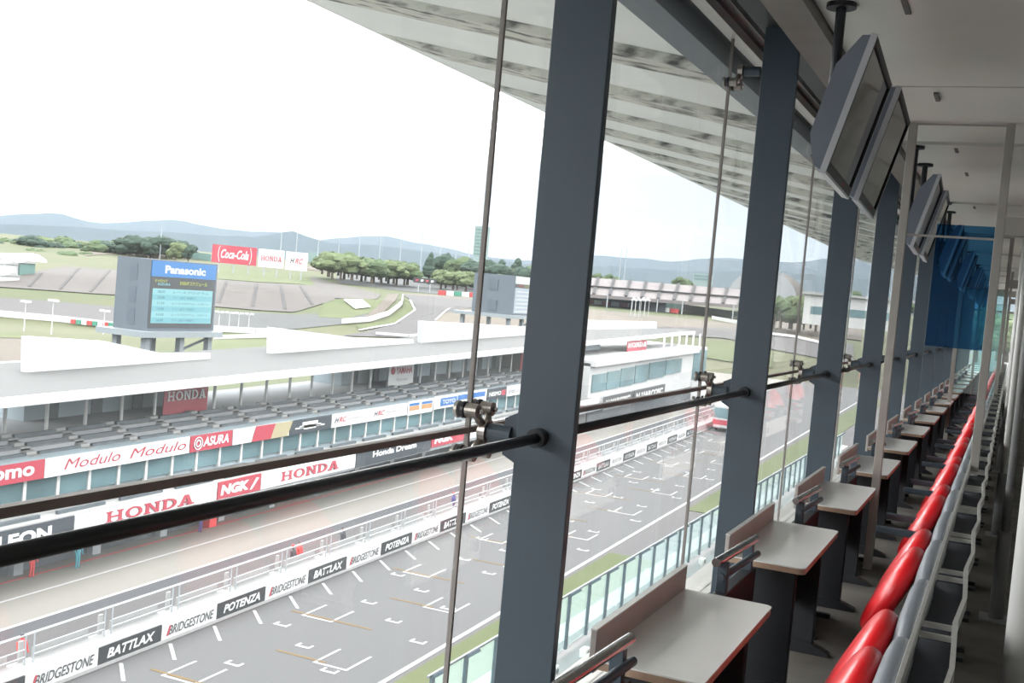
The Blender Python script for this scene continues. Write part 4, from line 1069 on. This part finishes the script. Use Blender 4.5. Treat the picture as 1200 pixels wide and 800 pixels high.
t, A, r, L, h = hill_board(334, 359.5, 294, 297, 315.5, 318, D, 'board_white', 'white hillside billboard with black and red initials')
text('H', 'board_black', t, A + r * L * .2 + UZ * h * .35, r, UZ, L * .2, h * .32, .04, .35); text('RC', 'board_red', t, A + r * L * .42 + UZ * h * .35, r, UZ, L * .38, h * .32, .04, .35)
t, A, r, L, h = hill_board(484, 511, 325, 327, 330.5, 333, 430, 'board_black', 'small dark billboard in the fence of the far turn')
for i in range(4): MB().prism([A + r * L * (.1 + .22 * i) + UZ * h * .3 + r.cross(UZ) * .05, A + r * L * (.2 + .22 * i) + UZ * h * .3 + r.cross(UZ) * .05, A + r * L * (.24 + .22 * i) + UZ * h * .7 + r.cross(UZ) * .05, A + r * L * (.12 + .22 * i) + UZ * h * .7 + r.cross(UZ) * .05], r.cross(UZ) * .05).build('mark', ('board_red', 'board_white')[i % 2], t)
# white ground panel on the slope
A = [S(403, 353.5, 1.2), S(424, 353.5, 1.2), S(434, 361.5, 1.2), S(416, 363.5, 1.2)]
thing(MB().prism(A, (0, 0, .3)).build('ground_panel', 'board_white'), 'white sheet lying on the grass slope', 'panel')
# domed tent hall on the far left
def dome(px0, px1, py, hpx, d, label, depth):
    A, B = P(px0, py, d), P(px1, py, d); r = (B - A).normalized(); n = Vector((r.y, -r.x, 0)); L = (B - A).length; h = hpx / F_PX * d
    t = empty('domed_hall', A, label, 'tent')
    base = A.z
    rows = []
    for j in range(9):
        a = pi * j / 8
        rows.append([A + r * (L * i / 10) - n * (depth / 2 * (1 - cos(a))) + UZ * (h * sin(a) ** .8 * (1 - (.75 * max(0, i - 8) / 2) ** 2)) - UZ * .0 for i in range(11)])
    MB().grid(rows).build('dome_skin', 'white_wall', t, smooth=True)
    MB().box(min(A.x, B.x) + .5, max(A.x, B.x) - .5, A.y - .2 + 1, A.y + .2 + 1, base - 3, base + 1).build('front_wall', 'stand_white', t)
    return t
dome(-40, 55, 311, 13, 480, 'long white domed tent hall at the far left', 30)
for px, py, w_, h_, m_, lab in ((5, 320, 7, 3.0, 'white_wall', 'small white shed in front of the domed hall'), (20, 319, 9, 3.2, 'fence_green', 'low teal shed below the domed hall'), (-3, 326, 12, 1.2, 'white_wall', 'low white shed at the left edge below the domed hall'),
                                (470, 317, 10, 3.5, 'white_wall', 'small white house by the trees beyond the far turn')):
    p = S(px, py); t = empty('shed', p, lab, 'building')
    MB().box(p.x - w_ / 2, p.x + w_ / 2, p.y - 3, p.y + 3, p.z - 1, p.z + h_).build('walls', m_, t)
    MB().prism([(p.x - w_ / 2 - .4, p.y - 3.4, p.z + h_), (p.x - w_ / 2 - .4, p.y + 3.4, p.z + h_), (p.x - w_ / 2 - .4, p.y, p.z + h_ + 1.1)], (w_ + .8, 0, 0)).build('roof', 'stand_white', t)
    MB().box(p.x - w_ / 5, p.x + w_ / 5, p.y - 3.1, p.y - 2.95, p.z, p.z + h_ * .7).build('door', 'shop_dark', t)
# far grandstand right of the first column
def far_stand(px0, px1, top0, top1, bot0, bot1, d0, d1, label, name='far_grandstand'):
    A0_, A1_ = P(px0, bot0, d0), P(px1, bot1, d0); B0_, B1_ = P(px0, top0, d1), P(px1, top1, d1)
    t = empty(name, A0_, label, 'grandstand')
    dn = Vector((0, 0, -1.5))
    MB().hexa([A0_ + dn, A1_ + dn, B1_ + Vector((0, 0, -9)), B0_ + Vector((0, 0, -9)), A0_, A1_, B1_, B0_]).build('terraces', 'far_seats', t)
    k = 14
    for i in range(1, k):
        f = i / k; a = A0_ + (A1_ - A0_) * f + UZ * .3; b = B0_ + (B1_ - B0_) * (f + .02) + UZ * .3; s = (A1_ - A0_).normalized() * .7
        MB().prism([a - s, a + s, b + s, b - s], (0, 0, .3)).build('aisle', 'bank_aisle', t)
    for f in (.38,):
        a, b = A0_ + (B0_ - A0_) * f, A1_ + (B1_ - A1_) * f
        MB().bar(a + UZ * .6, b + UZ * .6, .8, 1.0).build('walkway', 'bank_aisle', t)
    for i in range(9):
        a = A0_ + (A1_ - A0_) * (i + .5) / 9
        MB().cyl(a, a - UZ * 7, .3, n=6).build('support', 'pole_grey', t)
    return t
far_stand(640, 905, 321, 342, 341, 360, 520, 565, 'long pale grandstand on the far hill beyond the first turn')
# small white flag-like tents in front of it
for i, px in enumerate((741, 746, 752, 757)):
    b = S(px, 372); tpz = P(px, 352, (b - EYE).length).z
    t = empty('white_tent', b, '%s white canopy on slim legs before the far grandstand' % ORD[i], 'tent', 'white canopies before the far grandstand')
    for sx in (-.8, .8): MB().cyl(b + Vector((sx, 0, 0)), Vector((b.x + sx, b.y, tpz)), .12, n=6).build('leg', 'white_wall', t)
    MB().prism([(b.x - 1.1, b.y - 1, tpz), (b.x + 1.1, b.y - 1, tpz), (b.x, b.y - 1, tpz + 1.2)], (0, 2, 0)).build('canopy', 'white_wall', t)
# big hangar-like hall on the skyline beyond the second column
b = P(893, 345, 600); t = empty('domed_hall', b, 'arched pale hall on the skyline beyond the second column', 'building')
rows = [[b + Vector((18 * cos(pi * j / 12), 30 * i, 15 * sin(pi * j / 12) - 2)) for j in range(13)] for i in range(2)]
MB().grid(rows).build('vault', 'bank_seats', t, smooth=True); MB().prism([b + Vector((18 * cos(pi * j / 12), 0, 15 * sin(pi * j / 12) - 2)) for j in range(13)], (0, .5, 0)).build('gable', 'stand_concrete', t)
# white buildings seen between the third and fourth columns
b = P(1000, 372, 330); t = empty('service_building', b, 'white service building between the third and fourth columns', 'building')
MB().box(b.x - 14, b.x + 14, b.y, b.y + 14, b.z - 3, b.z + 5.5).build('walls', 'white_wall', t); MB().box(b.x - 12, b.x + 12, b.y - .1, b.y, b.z, b.z + 2.2).build('window_band', 'far_window', t)
MB().box(b.x - 15, b.x + 15, b.y - 1, b.y + 15, b.z + 5.5, b.z + 6.2).build('roof', 'stand_white', t)
# tall netting structure on the skyline, drawn as a block with window rows
b = P(560, 300, 900); t = empty('skyline_block', b, 'pale green netting structure on the skyline near the first column', 'building')
MB().box(b.x - 4.5, b.x + 4.5, b.y, b.y + 9, b.z - 20, b.z + 24).build('walls', 'pale_block', t)
for i in range(8): MB().box(b.x - 3.8, b.x + 3.8, b.y - .15, b.y, b.z + 1 + i * 2.8, b.z + 2.4 + i * 2.8).build('window_row', 'fence_green', t)
b = P(822, 328, 900); t = empty('skyline_block', b, 'pale blue block on the skyline above the far grandstand', 'building')
MB().box(b.x - 7, b.x + 7, b.y, b.y + 9, b.z - 20, b.z + 5).build('walls', 'pale_block', t)
for i in range(2): MB().box(b.x - 6, b.x + 6, b.y - .15, b.y, b.z + i * 2.5, b.z + 1.2 + i * 2.5).build('window_row', 'far_window', t)
# coach by the pit exit
VB, VA = 36.3, 157.0
t = empty('race_transporter', W(VB, VA, 0), 'white transporter with red stripe at the end of the straight', 'vehicle')
slabW(VB - 1.3, VB + 1.3, VA, VA + 12, .5, 3.9).build('body', 'white_wall', t, bevel=.2); slabW(VB - 1.35, VB + 1.35, VA - .03, VA + 12, 1.0, 1.7).build('stripe', 'board_red', t)
slabW(VB - 1.36, VB + 1.36, VA + 1, VA + 11, 2.3, 3.3).build('window_band', 'far_window', t)
slabW(VB - 1.2, VB + 1.2, VA - .06, VA + .1, 2.0, 3.4).build('windscreen', 'far_window', t)
for bb in (VB - 1.35, VB + 1.05):
    for aa in (VA + 2, VA + 9): MB().cyl(W(bb, aa, .5), W(bb + .3, aa, .5), .5, n=14).build('wheel', 'tyre_dark', t)

# ------------------------------------------------------------------ trees
def crown(seed, m, cone=False):
    rnd = random.Random(seed); mb = MB()
    if cone:
        for i in range(5):
            mb.ellip((rnd.uniform(-.05, .05), rnd.uniform(-.05, .05), .25 + .17 * i), .34 - .055 * i, .34 - .055 * i, .17, 9, 5)
    else:
        for i in range(15):
            a, r_ = rnd.uniform(0, 2 * pi), rnd.uniform(.0, .36)
            s = rnd.uniform(.16, .30)
            mb.ellip((r_ * cos(a), r_ * sin(a), .22 + rnd.uniform(0, .52) * (1 - r_)), s, s, s * .85, 9, 6)
    for v in mb.v: v += Vector((rnd.uniform(-.03, .03), rnd.uniform(-.03, .03), rnd.uniform(-.03, .03)))
    me = mb.build('crown', m); return me
PRO = []
for i, (m_, cone) in enumerate((('leaf_a', 0), ('leaf_b', 0), ('leaf_c', 0), ('leaf_a', 0), ('leaf_c', 1), ('leaf_b', 0))):
    t = empty('tree', (0, 0, 0), 'x', 'tree', 'x'); c = crown(30 + i, m_, cone); c.parent = t
    MB().cyl((0, 0, -.2), (0, 0, .35), .05, .03, n=6).build('trunk', 'bark', t)
    PRO.append(t)
used = set()
def tree(kind, px, py, hpx, d, wide, label, group):
    b = P(px, py, d); h = hpx / F_PX * d; b.z -= 1.6 + .16 * h; h = h * 1.14 + 1.6
    o = PRO[kind] if kind not in used else copy_tree(PRO[kind])
    used.add(kind)
    o.location = b; o.scale = (h * wide, h * wide, h); o.rotation_euler.z = random.uniform(0, 6.28)
    o['label'] = label; o['group'] = group
def belt(pts, n, hpx, d0, d1, kinds, label, group, wide=1.2):
    ps = sorted((p[0] + random.uniform(-3, 3), p[1]) for p in resample(pts, n))
    for i, p in enumerate(ps):
        tree(random.choice(kinds), p[0], p[1] + random.uniform(-1, 1.5), hpx * random.uniform(.7, 1.2), random.uniform(d0, d1), wide * random.uniform(.85, 1.25), label + ', %s from the left' % ORD[i], group)
belt([(-40, 292), (50, 290), (95, 294), (140, 292), (215, 294)], 30, 15, 640, 700, [0, 1, 3, 2], 'bushy green tree on the low hill behind the domed hall', 'trees on the left skyline', 1.5)
belt([(-40, 301), (20, 301), (60, 302), (95, 300)], 14, 10, 560, 620, [0, 3, 5], 'small green tree on the slope above the domed hall', 'trees above the domed hall', 1.7)
belt([(150, 291), (200, 293)], 8, 17, 610, 640, [2], 'dark rounded tree behind the video tower', 'dark trees behind the video tower', 1.3)
tree(1, 206, 297, 16, 560, 1.0, 'light green tree left of the red hillside billboard', 'single trees near the billboard'); tree(2, 221, 298, 15, 560, .8, 'dark tree next to the red hillside billboard', 'single trees near the billboard')
belt([(378, 310), (400, 314), (440, 318), (478, 322)], 22, 19, 520, 570, [0, 1, 5, 3], 'olive green tree in the row right of the white billboards', 'tree row right of the billboards', 1.2)
tree(4, 503, 320, 22, 560, .9, 'dark pointed conifer standing apart behind the far turn', 'conifer')
belt([(512, 318), (540, 318), (575, 325), (618, 331)], 18, 22, 580, 640, [2, 3, 2, 4], 'dark tree in the wood behind the far turn', 'dark wood behind the far turn', 1.2)
belt([(515, 327), (545, 330), (620, 338)], 14, 14, 520, 560, [1, 5, 1], 'bright green tree edging the wood behind the far turn', 'bright trees behind the far turn', 1.4)
belt([(700, 327), (715, 328)], 3, 9, 640, 660, [3], 'green tree peeping over the far grandstand on its left', 'trees over the grandstand', 1.2)
belt([(795, 333), (806, 334)], 4, 9, 640, 660, [0], 'green tree peeping over the middle of the far grandstand', 'trees over the grandstand middle', 1.2)
belt([(900, 368), (930, 370), (968, 372)], 12, 28, 420, 460, [0, 3, 1], 'green tree between the second and third columns', 'trees between the second and third columns', 1.0)
belt([(975, 352), (1010, 356), (1060, 362)], 9, 14, 440, 480, [0, 3], 'green tree between the third and fifth columns', 'trees beyond the third column', 1.3)
belt([(1120, 398), (1160, 400), (1195, 402), (1230, 404)], 14, 36, 330, 360, [0, 1, 3], 'green tree seen through the far end of the hall', 'trees beyond the hall end', 1.0)
for k_, t_ in enumerate(PRO):
    if k_ not in used:
        for c in list(t_.children): bpy.data.objects.remove(c)
        bpy.data.objects.remove(t_)

# ------------------------------------------------------------------ mountains
def ridge(name, prof, d, base, seed):
    rnd = random.Random(seed); pr = resample(prof, 90)
    top, front, back = [], [], []
    for px, py in pr:
        tpt = P(px, py + rnd.uniform(-.8, .8), d); top.append(tpt)
        r_ = Vector((tpt.x, tpt.y, 0)).normalized()
        front.append(Vector((tpt.x, tpt.y, 0)) - r_ * (d * .16) + Vector((0, 0, base))); back.append(Vector((tpt.x, tpt.y, 0)) + r_ * (d * .16) + Vector((0, 0, base)))
    mid = [(a + b) / 2 + Vector((0, 0, rnd.uniform(-.12, .06) * (a.z - b.z))) for a, b in zip(top, front)]
    struct(MB().grid([front, mid, top, back]).build(name, 'mountain', smooth=True))
ridge('mountain_range', [(-120, 252), (0, 253), (40, 250), (70, 249), (95, 258), (120, 262), (160, 259), (200, 257), (235, 263), (270, 270), (330, 272), (360, 282), (420, 277), (450, 275), (480, 284), (520, 289), (560, 300), (620, 306), (700, 298), (740, 302), (790, 306), (830, 302), (880, 303), (920, 308), (970, 303), (1010, 305), (1060, 318), (1200, 330), (1300, 335)], 9500, -60, 3)
ridge('mountain_range', [(-120, 262), (0, 262), (80, 266), (160, 270), (230, 274), (300, 278), (340, 270), (380, 284), (450, 288), (520, 297), (640, 312), (720, 312), (800, 318), (900, 318), (1000, 325), (1300, 350)], 7000, -60, 4)
struct(MB().box(-9000, 9000, 2400, 9000, -4, 6).build('plain', 'hill_grass'))

# ------------------------------------------------------------------ haze over the plain
hm = bpy.data.materials.new('haze'); hm.use_nodes = True
hn, hl_ = hm.node_tree.nodes, hm.node_tree.links
hn.clear()
ho = hn.new('ShaderNodeOutputMaterial'); hv = hn.new('ShaderNodeVolumeScatter'); ha = hn.new('ShaderNodeVolumeAbsorption'); had = hn.new('ShaderNodeAddShader')
hv.inputs['Color'].default_value = (0.056, 0.069, 0.085, 1); hv.inputs['Density'].default_value = 2.9e-4
ha.inputs['Density'].default_value = 0.6e-4
hl_.new(hv.outputs[0], had.inputs[0]); hl_.new(ha.outputs[0], had.inputs[1]); hl_.new(had.outputs[0], ho.inputs['Volume'])
MATS['haze'] = hm
hz = MB().box(-14000, 14000, 1000, 14000, -200, 900).build('valley_haze', 'haze')
tag(hz, 'thin pale haze lying over the plain before the mountains', 'haze', kind='stuff')
